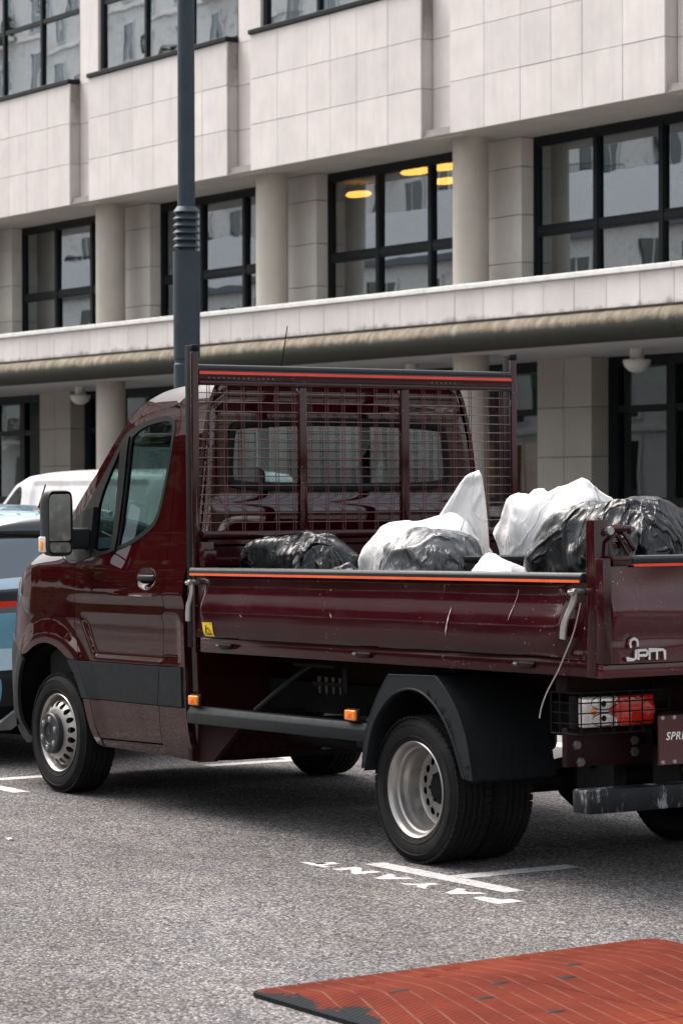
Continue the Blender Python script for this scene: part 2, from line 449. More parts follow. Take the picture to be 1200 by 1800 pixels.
class MB:
    """collects shapes and links them as one mesh object"""
    def __init__(s):
        s.bm = bmesh.new()
    def box(s, lo, hi, bev=0.0, mat=0, rot=None, seg=2):
        lo, hi = Vector(lo), Vector(hi)
        c, d = (lo+hi)/2, hi-lo
        mt = Matrix.Translation(c)
        if rot is not None:
            mt = mt @ rot
        mt = mt @ Matrix.Diagonal((abs(d.x), abs(d.y), abs(d.z), 1))
        r = bmesh.ops.create_cube(s.bm, size=1, matrix=mt)
        vs = r['verts']
        fs = set(f for v in vs for f in v.link_faces)
        for f in fs:
            f.material_index = mat
        if bev > 0:
            es = set(e for v in vs for e in v.link_edges)
            bmesh.ops.bevel(s.bm, geom=list(es), offset=bev, segments=seg, affect='EDGES', profile=.5, material=mat)
        return s
    def tube(s, path, r, n=8, caps=True, mat=0):
        path = [Vector(p) for p in path]
        rs = r if isinstance(r, (list, tuple)) else [r]*len(path)
        rings = []
        nrm = None
        for i, p in enumerate(path):
            if i == 0: t = path[1]-p
            elif i == len(path)-1: t = p-path[i-1]
            else: t = path[i+1]-path[i-1]
            t.normalize()
            if nrm is None:
                a = Vector((0, 0, 1)) if abs(t.z) < .9 else Vector((1, 0, 0))
                nrm = (a-t*a.dot(t)).normalized()
            else:
                nrm = (nrm-t*nrm.dot(t)).normalized()
            b = t.cross(nrm)
            rings.append([s.bm.verts.new(p+(nrm*math.cos(2*math.pi*k/n)+b*math.sin(2*math.pi*k/n))*rs[i]) for k in range(n)])
        for a, b in zip(rings, rings[1:]):
            for k in range(n):
                f = s.bm.faces.new((a[k], a[(k+1) % n], b[(k+1) % n], b[k]))
                f.material_index = mat
        if caps:
            s.bm.faces.new(rings[0][::-1]).material_index = mat
            s.bm.faces.new(rings[-1]).material_index = mat
        return s
    def lathe(s, prof, c, axis='Y', n=48, mat=0, close=False):
        """prof: (radius, offset along axis)"""
        c = Vector(c)
        def P(r, a, k):
            ca, sa = math.cos(2*math.pi*k/n)*r, math.sin(2*math.pi*k/n)*r
            return c + {'Y': Vector((ca, a, sa)), 'Z': Vector((ca, sa, a)), 'X': Vector((a, ca, sa))}[axis]
        rings = []
        for r, a in prof:
            if r < 1e-6:
                rings.append([s.bm.verts.new(P(0, a, 0))])
            else:
                rings.append([s.bm.verts.new(P(r, a, k)) for k in range(n)])
        pairs = list(zip(rings, rings[1:]))
        if close: pairs.append((rings[-1], rings[0]))
        for a, b in pairs:
            for k in range(n):
                k2 = (k+1) % n
                if len(a) == 1 and len(b) == 1: continue
                if len(a) == 1: vs = (a[0], b[k2], b[k])
                elif len(b) == 1: vs = (a[k], a[k2], b[0])
                else: vs = (a[k], a[k2], b[k2], b[k])
                s.bm.faces.new(vs).material_index = mat
        return s
    def prism(s, poly, lo, hi, axis='Y', mat=0, bev=0.0):
        """poly in the plane normal to axis: Y->(x,z), X->(y,z), Z->(x,y)"""
        def P(p, a):
            return {'Y': (p[0], a, p[1]), 'X': (a, p[0], p[1]), 'Z': (p[0], p[1], a)}[axis]
        A = [s.bm.verts.new(P(p, lo)) for p in poly]
        B = [s.bm.verts.new(P(p, hi)) for p in poly]
        n = len(poly)
        fs = [s.bm.faces.new(A), s.bm.faces.new(B[::-1])]
        for k in range(n):
            fs.append(s.bm.faces.new((A[k], B[k], B[(k+1) % n], A[(k+1) % n])))
        for f in fs: f.material_index = mat
        if bev > 0:
            es = set(e for v in A+B for e in v.link_edges)
            bmesh.ops.bevel(s.bm, geom=list(es), offset=bev, segments=2, affect='EDGES', profile=.5, material=mat)
        return s
    def grid(s, fn, nu, nv, mat=0, closeu=False):
        vs = [[s.bm.verts.new(fn(i/nu, j/nv)) for j in range(nv+1)] for i in range(nu + (0 if closeu else 1))]
        L = len(vs)
        for i in range(nu):
            a, b = vs[i], vs[(i+1) % L]
            for j in range(nv):
                s.bm.faces.new((a[j], b[j], b[j+1], a[j+1])).material_index = mat
        return vs
    def ribbon(s, pts, wd, lo, hi, axis='X', mat=0):
        """flat stroke of width wd along 2D polyline, extruded lo..hi along axis"""
        L, Rr = [], []
        for i, p in enumerate(pts):
            p = Vector(p)
            a = Vector(pts[max(i-1, 0)]); b = Vector(pts[min(i+1, len(pts)-1)])
            t = (b-a).normalized()
            m = Vector((-t.y, t.x))
            k = 1.0
            if 0 < i < len(pts)-1:
                t1 = (p-a).normalized()
                c_ = abs(t1.dot(t))
                k = 1/max(.5, c_)
            L.append(tuple(p+m*wd/2*k)); Rr.append(tuple(p-m*wd/2*k))
        def P(p, a):
            return {'Y': (p[0], a, p[1]), 'X': (a, p[0], p[1]), 'Z': (p[0], p[1], a)}[axis]
        for i in range(len(pts)-1):
            q = [L[i], L[i+1], Rr[i+1], Rr[i]]
            A = [s.bm.verts.new(P(x, lo)) for x in q]
            B = [s.bm.verts.new(P(x, hi)) for x in q]
            s.bm.faces.new(A).material_index = mat
            s.bm.faces.new(B[::-1]).material_index = mat
            for k in range(4):
                s.bm.faces.new((A[k], B[k], B[(k+1) % 4], A[(k+1) % 4])).material_index = mat
        return s
    def mesh(s, name, smooth=35, mats=None, recalc=True):
        if recalc:
            bmesh.ops.recalc_face_normals(s.bm, faces=s.bm.faces)
        me = bpy.data.meshes.new(name)
        s.bm.to_mesh(me)
        s.bm.free()
        if smooth:
            me.shade_smooth()
            me.set_sharp_from_angle(angle=R(smooth))
        if mats:
            for m_ in (mats if isinstance(mats, (list, tuple)) else [mats]):
                me.materials.append(M[m_])
        return me
    def build(s, name, mat, parent=None, smooth=35, loc=None, recalc=True):
        return newobj(name, s.mesh(name, smooth, mat, recalc), None, parent, loc)

def thing(name, label, cat, loc=(0, 0, 0), rot=(0, 0, 0), group=None):
    o = bpy.data.objects.new(name, None)
    col.objects.link(o)
    o.empty_display_size = .3
    o.location = loc
    o.rotation_euler = rot
    o['label'] = label
    o['category'] = cat
    if group: o['group'] = group
    return o
def part_empty(name, parent, loc=(0, 0, 0), rot=(0, 0, 0)):
    o = bpy.data.objects.new(name, None)
    col.objects.link(o)
    o.parent = parent
    o.location = loc
    o.rotation_euler = rot
    return o
def tag(o, label, cat, group=None):
    o['label'] = label
    o['category'] = cat
    if group: o['group'] = group
    return o
def struct(o):
    o['kind'] = 'structure'
    return o
def box(name, lo, hi, mat, parent=None, bev=0.0, seg=1):
    """box mesh with its origin kept at the world origin of the parent"""
    return MB().box(lo, hi, bev, seg=seg).build(name, mat, parent)
def text_mesh(txt, size, depth=0.0, shear=0.0, align='LEFT', bold=0.0, space=1.0):
    cu = bpy.data.curves.new('text', 'FONT')
    cu.body = txt
    cu.size = size
    cu.extrude = depth
    cu.shear = shear
    cu.align_x = align
    cu.offset = bold
    cu.space_character = space
    o = bpy.data.objects.new('tmp_text', cu)
    col.objects.link(o)
    dg = bpy.context.evaluated_depsgraph_get()
    me = bpy.data.meshes.new_from_object(o.evaluated_get(dg))
    bpy.data.objects.remove(o)
    bpy.data.curves.remove(cu)
    return me
# ================================================================== ground
def sheet(name, x0, x1, y0, y1, z, mat, parent=None):
    me = bpy.data.meshes.new(name)
    me.from_pydata([(x0, y0, z), (x1, y0, z), (x1, y1, z), (x0, y1, z)], [], [(0, 1, 2, 3)])
    return newobj(name, me, mat, parent)
road = struct(sheet('road', -500, 500, -500, 500, 0, 'asphalt'))

def raised_pavement(name, x0, x1, y0, y1, h, kerbs):
    p = struct(box(name, (x0, y0+(.18 if 'n' in kerbs else 0), -.05), (x1, y1-(.18 if 'f' in kerbs else 0), h), 'pavement'))
    for s_, yy in (('n', y0), ('f', y1-.176)):
        if s_ not in kerbs: continue
        L, n = 1.0, int(abs(x1-x0))
        stone_me = MB().box((0, 0, -.05), (L-.008, .176, h+.004), .012, seg=2).mesh('kerb_stone', 35, 'granite_kerb')
        for i in range(n):
            xx = x0+i*L
            if -26 < xx < 12:
                newobj('kerb_stone', stone_me, None, p, (xx, yy, 0))
        a = MB().box((x0, yy, -.05), (-26.01, yy+.176, h+.004)); a.box((12.01, yy, -.05), (x1, yy+.176, h+.004))
        a.build('kerb_run', 'granite_kerb', p)
    return p
raised_pavement('pavement', -120, 80, 2.35, 4.9, .12, 'nf')
raised_pavement('far_pavement', -120, 80, 8.6, 17.0, .12, 'n')
raised_pavement('near_pavement', -120, 80, -14.0, -10.2, .12, 'f')

# painted bay marks (bars 11 cm wide) and the word read from the far side
def mark(x0, x1, y0, y1):
    n = 26
    rnd = random.Random(int(x0*100+y0*1000))
    m = MB()
    vs = [[], []]
    horiz = (x1-x0) > (y1-y0)
    for i in range(n+1):
        t = i/n
        a, b = rnd.uniform(-.004, .004), rnd.uniform(-.004, .004)
        if horiz:
            vs[0].append(m.bm.verts.new((x0+(x1-x0)*t, y0+a, .002))); vs[1].append(m.bm.verts.new((x0+(x1-x0)*t, y1+b, .002)))
        else:
            vs[0].append(m.bm.verts.new((x1+a, y0+(y1-y0)*t, .002))); vs[1].append(m.bm.verts.new((x0+b, y0+(y1-y0)*t, .002)))
    for i in range(n):
        m.bm.faces.new((vs[0][i], vs[0][i+1], vs[1][i+1], vs[1][i]))
    m.build('bay_marking', 'road_paint', road, smooth=0)
for xc in (.47, -4.51, -9.5):
    ob = .22 if xc < 0 else 0
    mark(xc-.59+ob, xc+.51+ob, -1.182, -1.075)
    mark(xc-.06, xc+.06, -1.070, -.42)
    mark(xc-.55, xc+.55, 1.16, 1.27)
    mark(xc-.06, xc+.06, .52, 1.155)
glyphs = 'PAYANT'
for i, ch in enumerate(glyphs):
    me = text_mesh(ch, .205, 0, 0, 'CENTER', .014)
    xs = [v.co.x for v in me.vertices]; ys = [v.co.y for v in me.vertices]
    sx = .215/(max(xs)-min(xs)); sy = .135/(max(ys)-min(ys))
    for v in me.vertices:
        v.co = (v.co.x*sx, (v.co.y-min(ys))*sy, 0)
    o = newobj('painted_letter', me, 'road_paint', road)
    o.location = (1.13-i*.272, -1.268, .002)
    o.rotation_euler = (0, 0, math.pi)

# ================================================================== office building
BASE = Vector((-21.86, 14.6, 0))
bld = thing('office_building', 'pale stone office block with round columns, dark windows and stained spandrels behind the truck', 'building', BASE)
INV = Matrix.Translation(-BASE)
def B(o):
    o.parent = bld
    o.matrix_parent_inverse = INV
    return o
def Bsub(o, p):
    o.parent = p
    return o
PX = -21.86
PIT = 5.45
def bxo(name, lo, hi, mat, bev=.004):
    return B(box(name, lo, hi, mat, None, bev))
simple('joint_grey', (.30, .275, .265), .9)
colsX = {1: [0, .79, 1.6, 2.31, 3.24, 3.94, 4.72], 2: [0, .81, 1.68, 2.33, 3.05, 3.88, 4.73], 3: [0, .82, 1.66, 2.35, 3.03, 3.88, 4.73]}
ZR = [6.77, 7.49, 8.205, 8.91]
G = .0038
for j in range(-3, 6):
    xl = -21.5+PIT*(j-3); xr = xl+4.73; xn = xl+PIT
    detail = -1 <= j <= 4
    if not detail:
        bxo('spandrel', (xl, 14.4, 6.77), (xr, 14.9, 8.9), 'stone_panel', .01)
        bxo('groove_wall', (xr, 14.61, 6.77), (xn, 14.9, 8.9), 'stone_panel', 0)
    else:
        bxo('spandrel_core', (xl+.01, 14.426, 6.79), (xr-.01, 14.9, 8.88), 'joint_grey', 0)
        cx = colsX.get(j, colsX[2])
        for a, b in zip(cx, cx[1:]):
            for z0, z1 in zip(ZR, ZR[1:]):
                q = random.uniform(-.002, .002)
                bxo('stone_tile', (xl+a+G*(a > 0), 14.40+q, z0+(G if z0 > 6.8 else 0)), (xl+b-G*(b < 4.7), 14.432, z1-G), 'stone_panel', .003)
        for z0, z1 in zip(ZR, ZR[1:]):
            zz0 = z0+(G if z0 > 6.8 else 0)
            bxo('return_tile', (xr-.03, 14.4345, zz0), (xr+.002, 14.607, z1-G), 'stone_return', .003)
            bxo('groove_tile', (xr+.004, 14.61, zz0), (xn, 14.64, z1-G), 'stone_panel', .003)
        bxo('groove_core', (xr-.005, 14.634, 6.79), (xn, 14.9, 8.88), 'joint_grey', 0)
    # soffit under the spandrel
    if 0 <= j <= 4:
        for i in range(6):
            xa = xl-.36+PIT/6*i
            for y0, y1 in ((14.42, 15.0), (15.0, 15.95)):
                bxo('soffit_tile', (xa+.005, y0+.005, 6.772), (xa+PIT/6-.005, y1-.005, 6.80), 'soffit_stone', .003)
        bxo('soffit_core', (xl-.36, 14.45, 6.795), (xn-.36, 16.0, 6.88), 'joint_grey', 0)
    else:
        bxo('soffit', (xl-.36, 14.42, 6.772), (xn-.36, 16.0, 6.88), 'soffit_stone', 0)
    # second-floor window above
    wx0, wx1 = xl+.02, xr-.02
    xm0, xm1 = xl-.02, xr+.02
    bxo('window_sill', (xl-.01, 14.36, 8.912), (xr+.03, 14.72, 8.985), 'window_frame', .006)
    bxo('window_pier', (xr+.02, 14.605, 8.89), (xn-.02, 15.0, 11.6), 'stone_panel', .004)
    m = MB()
    ws = [xm0+.06, xm0+.06+(xm1-xm0-.12)/3, xm0+.06+2*(xm1-xm0-.12)/3, xm1-.06]
    m.box((xm0, 14.66, 8.985), (xm1, 14.74, 9.04)); m.box((xm0, 14.66, 11.5), (xm1, 14.74, 11.6))
    for i, x in enumerate(ws):
        hw = .035 if 0 < i < 3 else .05
        m.box((x-hw, 14.655, 9.04), (x+hw, 14.745, 11.5))
    for a, b in zip(ws, ws[1:]):
        m.box((a+.05, 14.665, 10.20), (b-.05, 14.735, 10.28))
    wf = B(m.build('window', 'window_frame', None))
    for a, b in zip(ws, ws[1:]):
        for z0, z1 in ((9.03, 10.21), (10.27, 11.51)):
            pm = bpy.data.meshes.new('pane')
            cxp = (a+b)/2; tl = random.uniform(-.004, .004); tz = random.uniform(-.003, .003)
            pm.from_pydata([(a+.02, 14.70+tl-tz, z0), (b-.02, 14.70-tl-tz, z0), (b-.02, 14.70-tl+tz, z1), (a+.02, 14.70+tl+tz, z1)], [], [(0, 1, 2, 3)])
            o = newobj('pane', pm, 'upper_glass'); Bsub(o, wf)
    # column and pier at the left end of the bay
    cxn = xl-.36
    if -1 <= j <= 6:
        B(MB().lathe([(.26, 0.1), (.26, 6.773)], (cxn, 15.02, 0), 'Z', 40).build('column', 'stone_column'))
        zz = [4.45, 4.98, 5.66, 6.35, 6.77]
        for z0, z1 in zip(zz, zz[1:]):
            bxo('pier_block', (cxn-.59, 15.48, z0+.005), (cxn+.59, 15.95, z1-.005), 'stone_pier', .006)
        bxo('pier_core', (cxn-.57, 15.50, 4.4), (cxn+.57, 16.0, 6.775), 'joint_grey', 0)
        zz = [.12, .75, 1.47, 2.20, 2.93, 3.66]
        for z0, z1 in zip(zz, zz[1:]):
            for xa, xb in ((-.66, -.02), (-.01, .64)):
                bxo('pier_block', (cxn+xa, 16.7, z0+.005), (cxn+xb, 17.15, z1-.005), 'stone_base_pier', .006)
        bxo('pier_core', (cxn-.64, 16.72, .1), (cxn+.62, 17.2, 3.66), 'joint_grey', 0)
    # first-floor window between this pier and the next
    wa, wb = cxn+.59, cxn+PIT-.59
    m = MB()
    third = (wb-wa)/3
    xs = [wa+.03, wa+third, wa+2*third, wb-.03]
    m.box((wa, 15.70, 6.66), (wb, 15.80, 6.772)); m.box((wa, 15.70, 4.40), (wb, 15.80, 4.52))
    for i, x in enumerate(xs):
        hw = .045 if 0 < i < 3 else .025
        m.box((x-hw, 15.695, 4.52), (x+hw, 15.805, 6.66))
    for a, b in zip(xs, xs[1:]):
        m.box((a+.04, 15.705, 5.375), (b-.04, 15.795, 5.465))
    wf = B(m.build('window', 'window_frame', None))
    for a, b in zip(xs, xs[1:]):
        for z0, z1 in ((4.50, 5.39), (5.45, 6.68)):
            m = MB()
            for (p0, p1, q0, q1) in ((a+.03, a+.066, z0, z1), (b-.066, b-.03, z0, z1)):
                m.box((p0, 15.712, q0+.02), (p1, 15.75, q1-.02))
            m.box((a+.066, 15.712, z1-.05), (b-.066, 15.75, z1-.02)); m.box((a+.066, 15.712, z0+.02), (b-.066, 15.75, z0+.05))
            o = m.build('casement', 'window_frame'); Bsub(o, wf)
            pm = bpy.data.meshes.new('pane')
            tl = random.uniform(-.005, .005); tz = random.uniform(-.004, .004)
            pm.from_pydata([(a+.05, 15.755+tl-tz, z0), (b-.05, 15.755-tl-tz, z0), (b-.05, 15.755-tl+tz, z1), (a+.05, 15.755+tl+tz, z1)], [], [(0, 1, 2, 3)])
            o = newobj('pane', pm, 'office_glass'); Bsub(o, wf)
    # ledge
    x0 = cxn
    if detail:
        for i in range(8):
            xa = x0+i*PIT/8
            bxo('ledge_tile', (xa+.004, 14.25+random.uniform(-.0015, .0015), 4.083), (xa+PIT/8-.004, 14.28, 4.516), 'stone_ledge', .003)
        bxo('ledge_core', (x0, 14.276, 4.07), (x0+PIT, 15.9, 4.515), 'joint_grey', 0)
    else:
        bxo('ledge', (x0, 14.25, 4.083), (x0+PIT, 15.9, 4.516), 'stone_ledge', 0)
    bxo('coping', (x0+.003, 14.20, 4.519), (x0+PIT-.003, 15.695, 4.592), 'coping_white', .008)
    prof = [(14.30, 4.075)]
    for i in range(15):
        a = R(75+ i*15)
        prof.append((14.385+.225*math.cos(a), 3.865+.215*math.sin(a)))
    prof += [(14.6, 3.655), (14.6, 4.075)]
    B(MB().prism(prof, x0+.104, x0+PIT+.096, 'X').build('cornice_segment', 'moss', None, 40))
    bxo('canopy_soffit', (x0, 14.45, 3.653), (x0+PIT, 17.2, 3.78), 'soffit_paint', 0)
    # hanging bowl lamp
    lx = cxn+2.8
    if -1 <= j <= 4:
        lm = MB()
        lm.lathe([(0, 3.655), (.10, 3.655), (.10, 3.50)], (lx, 15.8, 0), 'Z', 24)
        lm.lathe([(.10, 3.50), (.188, 3.50), (.19, 3.485)] + [(.19*math.cos(R(a)), 3.485-.165*math.sin(R(a))) for a in range(10, 91, 10)], (lx, 15.8, 0), 'Z', 28)
        B(lm.build('bowl_lamp', 'white_globe', None, 50))
    # ground-floor glazing
    ga, gb = cxn+.64, cxn+PIT-.66
    m = MB()
    gx = [ga+.1, ga+.1+(gb-ga-.2)/3, ga+.1+2*(gb-ga-.2)/3, gb-.1]
    m.box((ga, 17.02, 3.50), (gb, 17.14, 3.66)); m.box((ga, 17.02, 1.47), (gb, 17.14, 1.60)); m.box((ga, 17.05, .1), (gb, 17.14, 1.30))
    for i, x in enumerate(gx):
        hw = .10 if 0 < i < 3 else .11
        m.box((x-hw, 17.015, 1.60), (x+hw, 17.145, 3.50))
    for a, b in zip(gx, gx[1:]):
        m.box((a+.09, 17.025, 2.84), (b-.09, 17.135, 2.94))
    wf = B(m.build('window', 'window_frame', None))
    for a, b in zip(gx, gx[1:]):
        for z0, z1 in ((1.58, 2.86), (2.92, 3.52)):
            pm = bpy.data.meshes.new('pane')
            tl = random.uniform(-.006, .006)
            pm.from_pydata([(a+.05, 17.08+tl, z0), (b-.05, 17.08-tl, z0), (b-.05, 17.08-tl, z1), (a+.05, 17.08+tl, z1)], [], [(0, 1, 2, 3)])
            o = newobj('pane', pm, 'shop_glass'); Bsub(o, wf)
    bxo('base_sill', (ga, 16.95, 1.31), (gb, 17.14, 1.468), 'stone_ledge', .006)
    bxo('green_fascia', (ga, 17.3, 3.26), (gb, 17.34, 3.56), 'green_band', 0)
x0b, x1b = -21.86+PIT*(-6), -21.86+PIT*3-.3
bxo('upper_wall', (x0b, 14.55, 11.6), (x1b, 15.2, 15.5), 'stone_panel', 0)
bxo('roof', (x0b, 14.5, 15.5), (x1b, 24, 16.0), 'slate_roof', 0)
bxo('office_floor', (x0b, 15.9, 4.15), (x1b, 23, 4.38), 'interior_floor', 0)
bxo('office_ceiling', (x0b, 16.0, 6.69), (x1b, 23, 6.79), 'interior_wall', 0)
bxo('office_back_wall', (x0b, 20.5, 4.38), (x1b, 20.7, 6.69), 'interior_wall', 0)
bxo('upper_floor', (x0b, 15.0, 8.6), (x1b, 23, 8.88), 'interior_floor', 0)
bxo('upper_ceiling', (x0b, 15.0, 11.55), (x1b, 23, 11.65), 'interior_wall', 0)
bxo('upper_back_wall', (x0b, 19.0, 8.88), (x1b, 19.2, 11.55), 'interior_wall', 0)
bxo('shop_back_wall', (x0b, 23.0, 0), (x1b, 23.2, 15.5), 'interior_wall', 0)
bxo('shop_floor', (x0b, 17.2, .1), (x1b, 23, .2), 'interior_floor', 0)
bxo('shop_ceiling', (x0b, 17.22, 3.7), (x1b, 23, 3.8), 'interior_wall', 0)
# orange box added behind the glass to stand in for a street reflection
bxo('orange_reflection_box', (-25.2, 17.35, .2), (-22.75, 17.9, 2.45), 'reflected_orange', .02)
# lit ceiling lamps inside the first floor
for (x, y, z, rx) in ((-26.89, 16.4, 6.5, .30), (-24.75, 16.05, 6.64, .36), (-24.05, 16.1, 6.64, .30), (-24.57, 16.5, 6.5, .30)):
    t = MB()
    t.lathe([(0, -.03), (.8, -.03), (1, 0), (.8, .04), (0, .04)], (0, 0, 0), 'Z', 28)
    bmesh.ops.scale(t.bm, vec=(rx, .17, 1), verts=t.bm.verts)
    bmesh.ops.translate(t.bm, vec=(x, y, z), verts=t.bm.verts)
    o = B(t.build('ceiling_lamp', 'warm_lamp'))
    bxo('lamp_rod', (x-.01, y-.01, z+.04), (x+.01, y+.01, 6.70), 'window_frame', 0)

# ================================================================== houses across the street (seen in the glass)
def house(name, label, x0, x1, floors, fh, pitch, seed, Y=-14.0, roofh=2.6):
    rnd = random.Random(seed)
    h = thing(name, label, 'building', ((x0+x1)/2, Y-4, 0))
    inv = Matrix.Translation((-(x0+x1)/2, -(Y-4), 0))
    def H(o):
        o.parent = h; o.matrix_parent_inverse = inv; return o
    top = floors*fh+1.0
    H(box('wall', (x0, Y-10, 0), (x1, Y, top), 'cream_wall'))
    H(MB().prism([(Y+.25, top), (Y+.25, top+.25), (Y-1.6, top+roofh), (Y-9.0, top+roofh), (Y-9.9, top)], x0, x1, 'X').build('roof', 'slate_roof', None, 20))
    for f in range(1, floors):
        H(box('string_course', (x0, Y-.02, f*fh+.75), (x1, Y+.12, f*fh+.93), 'cream_wall', None, .02))
    wm = MB()
    wm.box((-.72, -.02, -.06), (.72, .09, 0)); wm.box((-.72, -.02, 2.05), (.72, .06, 2.17))
    wm.box((-.72, -.02, 0), (-.58, .06, 2.05)); wm.box((.58, -.02, 0), (.72, .06, 2.05)); wm.box((-.03, -.02, 0), (.03, .03, 2.05))
    wme = wm.mesh('window', 30, 'coping_white')
    pme = bpy.data.meshes.new('pane')
    pme.from_pydata([(.58, .015, 0), (-.58, .015, 0), (-.58, .015, 2.05), (.58, .015, 2.05)], [], [(0, 1, 2, 3)])
    pme.materials.append(M['house_glass'])
    bw = MB()
    bw.grid(lambda u, v: (-1.5+3.0*u, .02+v*(.35+.55*math.sin(math.pi*u)), -.2+.02*v), 14, 3)
    bw.grid(lambda u, v: (-1.5+3.0*u, .02+v*(.35+.55*math.sin(math.pi*u)), -.02), 14, 3)
    bw.grid(lambda u, v: (-1.5+3.0*u, .02+(.35+.55*math.sin(math.pi*u)), -.18+.16*v), 14, 1)
    bme = bw.mesh('balcony', 40, 'cream_wall')
    rl = MB()
    fr = lambda u: Vector((-1.5+3.0*u, -.02+(.35+.55*math.sin(math.pi*u)), 0))
    rl.tube([fr(i/14)+Vector((0, 0, .95)) for i in range(15)], .025, 5)
    rl.tube([fr(i/14)+Vector((0, 0, .12)) for i in range(15)], .02, 5)
    for i in range(29):
        p = fr(i/28); rl.tube([p, p+Vector((0, 0, .95))], .012, 4, False)
    rme = rl.mesh('railing', 0, 'balcony_iron')
    pl = MB()
    for i in range(140):
        c = Vector((rnd.uniform(-1.2, 1.2), rnd.uniform(.2, .6), rnd.uniform(.1, 1.0)))
        d = Vector((rnd.gauss(0, 1), rnd.gauss(0, 1), rnd.gauss(0, 1))).normalized()*.12
        e = d.orthogonal().normalized()*.07
        vs = [pl.bm.verts.new(c-d), pl.bm.verts.new(c+e), pl.bm.verts.new(c+d), pl.bm.verts.new(c-e)]
        pl.bm.faces.new(vs)
    ple = pl.mesh('plants', 0, 'leaf_green')
    n = int((x1-x0)/pitch)
    for i in range(n):
        x = x0+pitch*(i+.5)
        for f in range(floors):
            z = f*fh+1.2
            o = H(newobj('window', wme)); o.location = (x, Y, z)
            q = newobj('pane', pme); q.parent = o
            if f >= 1 and (i+f*2) % 3 == 0:
                b = H(newobj('balcony', bme)); b.location = (x, Y, z-.05)
                r_ = newobj('railing', rme); r_.parent = b
                if rnd.random() < .6:
                    p_ = newobj('plants', ple); p_.parent = b; p_['kind'] = 'stuff'
    return h
house('apartment_house', 'low slate-roofed house reflected in the first-floor office windows', -108, -45, 3, 2.8, 3.4, 3, -14.0, 2.4)
house('apartment_house', 'tall cream apartment block with rounded planted balconies reflected in the upper office windows', -150, -60, 9, 3.2, 3.6, 4, -32.0, 2.0)
# row of street trees and an added hedge against the bright horizon, on the near side (mirrored dark in the cab paint)
def leaf_mesh(n, fn, size, seed):
    rnd = random.Random(seed); m = MB()
    for i in range(n):
        c = Vector(fn(rnd))
        d = Vector((rnd.gauss(0, 1), rnd.gauss(0, 1), rnd.gauss(0, .7))).normalized()*size*rnd.uniform(.6, 1.3)
        e = d.orthogonal().normalized()*size*.5
        m.bm.faces.new([m.bm.verts.new(c-d), m.bm.verts.new(c+e), m.bm.verts.new(c+d), m.bm.verts.new(c-e)])
    return m.mesh('crown', 0, 'leaf_green')
def crown_pt(rnd):
    while True:
        p = Vector((rnd.uniform(-1, 1), rnd.uniform(-1, 1), rnd.uniform(-1, 1)))
        if .25 < p.length < 1 and mnz.noise(p*2.2+Vector((3, 1, 7))) > -.18: break
    return (p.x*2.7, p.y*2.0, 4.9+p.z*2.5)
from mathutils import noise as mnz
crown_me = leaf_mesh(4200, crown_pt, .24, 4)
tk = MB(); tk.tube([(0, 0, 0), (.05, 0, 1.5), (0, .05, 3.2), (.1, 0, 5.8)], [.17, .13, .10, .04], 10)
for (dx, dy, dz) in ((1.2, .3, 5.0), (-1.1, .5, 5.2), (.3, -1.0, 4.9), (-.4, .9, 5.6)):
    tk.tube([(0, 0, 2.9), (dx*.5, dy*.5, 3.9), (dx, dy, dz)], [.07, .05, .02], 7)
trunk_me = tk.mesh('trunk', 40, 'tree_bark')
for i in range(7):
    t_ = thing('street_tree', 'leafy street tree mirrored in the truck paint, '+('first', 'second', 'third', 'fourth', 'fifth', 'sixth', 'last')[i]+' of its row from the far end', 'tree', (-36+i*5.0, -12.6, .12), (0, 0, i*1.7), 'street trees on the near pavement')
    newobj('trunk', trunk_me, None, t_); newobj('crown', crown_me, None, t_)
hd = thing('hedge', 'out-of-view dark green hedge added behind the street trees to block the bright horizon', 'hedge', (-20, -13.4, .12))
box('core', (-17, -.35, 0), (17, .35, 2.0), 'leaf_green', hd)
o = newobj('foliage', leaf_mesh(3000, lambda r_: (r_.uniform(-17, 17), r_.choice((-.4, .4))+r_.gauss(0, .06) if r_.random() < .6 else r_.uniform(-.4, .4), r_.uniform(0, 2.15)), .12, 9), None, hd); o['kind'] = 'stuff'

# ================================================================== lamp post
lp = thing('lamp_post', 'tall blue-grey street lamp post with ribbed collar rising behind the truck cab', 'lamp post', (-9.42, 3.2, .12))
m = MB()
prof = [(.17, 0), (.17, .25), (.108, .27), (.108, 2.66), (.100, 2.67), (.100, 2.70), (.111, 2.71), (.111, 3.60)]
m.lathe(prof, (0, 0, 0), 'Z', 32)
m.build('base_shaft', 'lamp_post_paint', lp)
for i in range(6):
    z = 3.63+i*.058
    top = i == 5
    MB().lathe([(.085, z), (.111, z), (.112, z+.008), (.082 if not top else .076, z+.040 if not top else z+.055), (.078, z+.06)], (0, 0, 0), 'Z', 32).build('collar_ring', 'lamp_post_paint', lp)
MB().lathe([(.072, 3.60), (.0715, 5.0), (.068, 7.4), (.05, 9.4), (0, 9.4)], (0, 0, 0), 'Z', 32).build('upper_shaft', 'lamp_post_paint', lp)
m = MB()
m.tube([(0, 0, 9.3), (.1, -.5, 9.7), (.3, -1.2, 9.85)], .035, 10)
m.box((.15, -1.75, 9.78), (.45, -1.1, 9.90), .04)
m.build('lamp_head', 'lamp_post_paint', lp)
box('service_door', (-.07, -.114, 1.2), (.07, -.095, 2.2), 'lamp_post_paint', lp, .006)
for z in (1.3, 2.1):
    MB().lathe([(0, -.122), (.012, -.122), (.012, -.11)], (.0, 0, z), 'Y', 12).build('bolt', 'bolt_steel', lp)

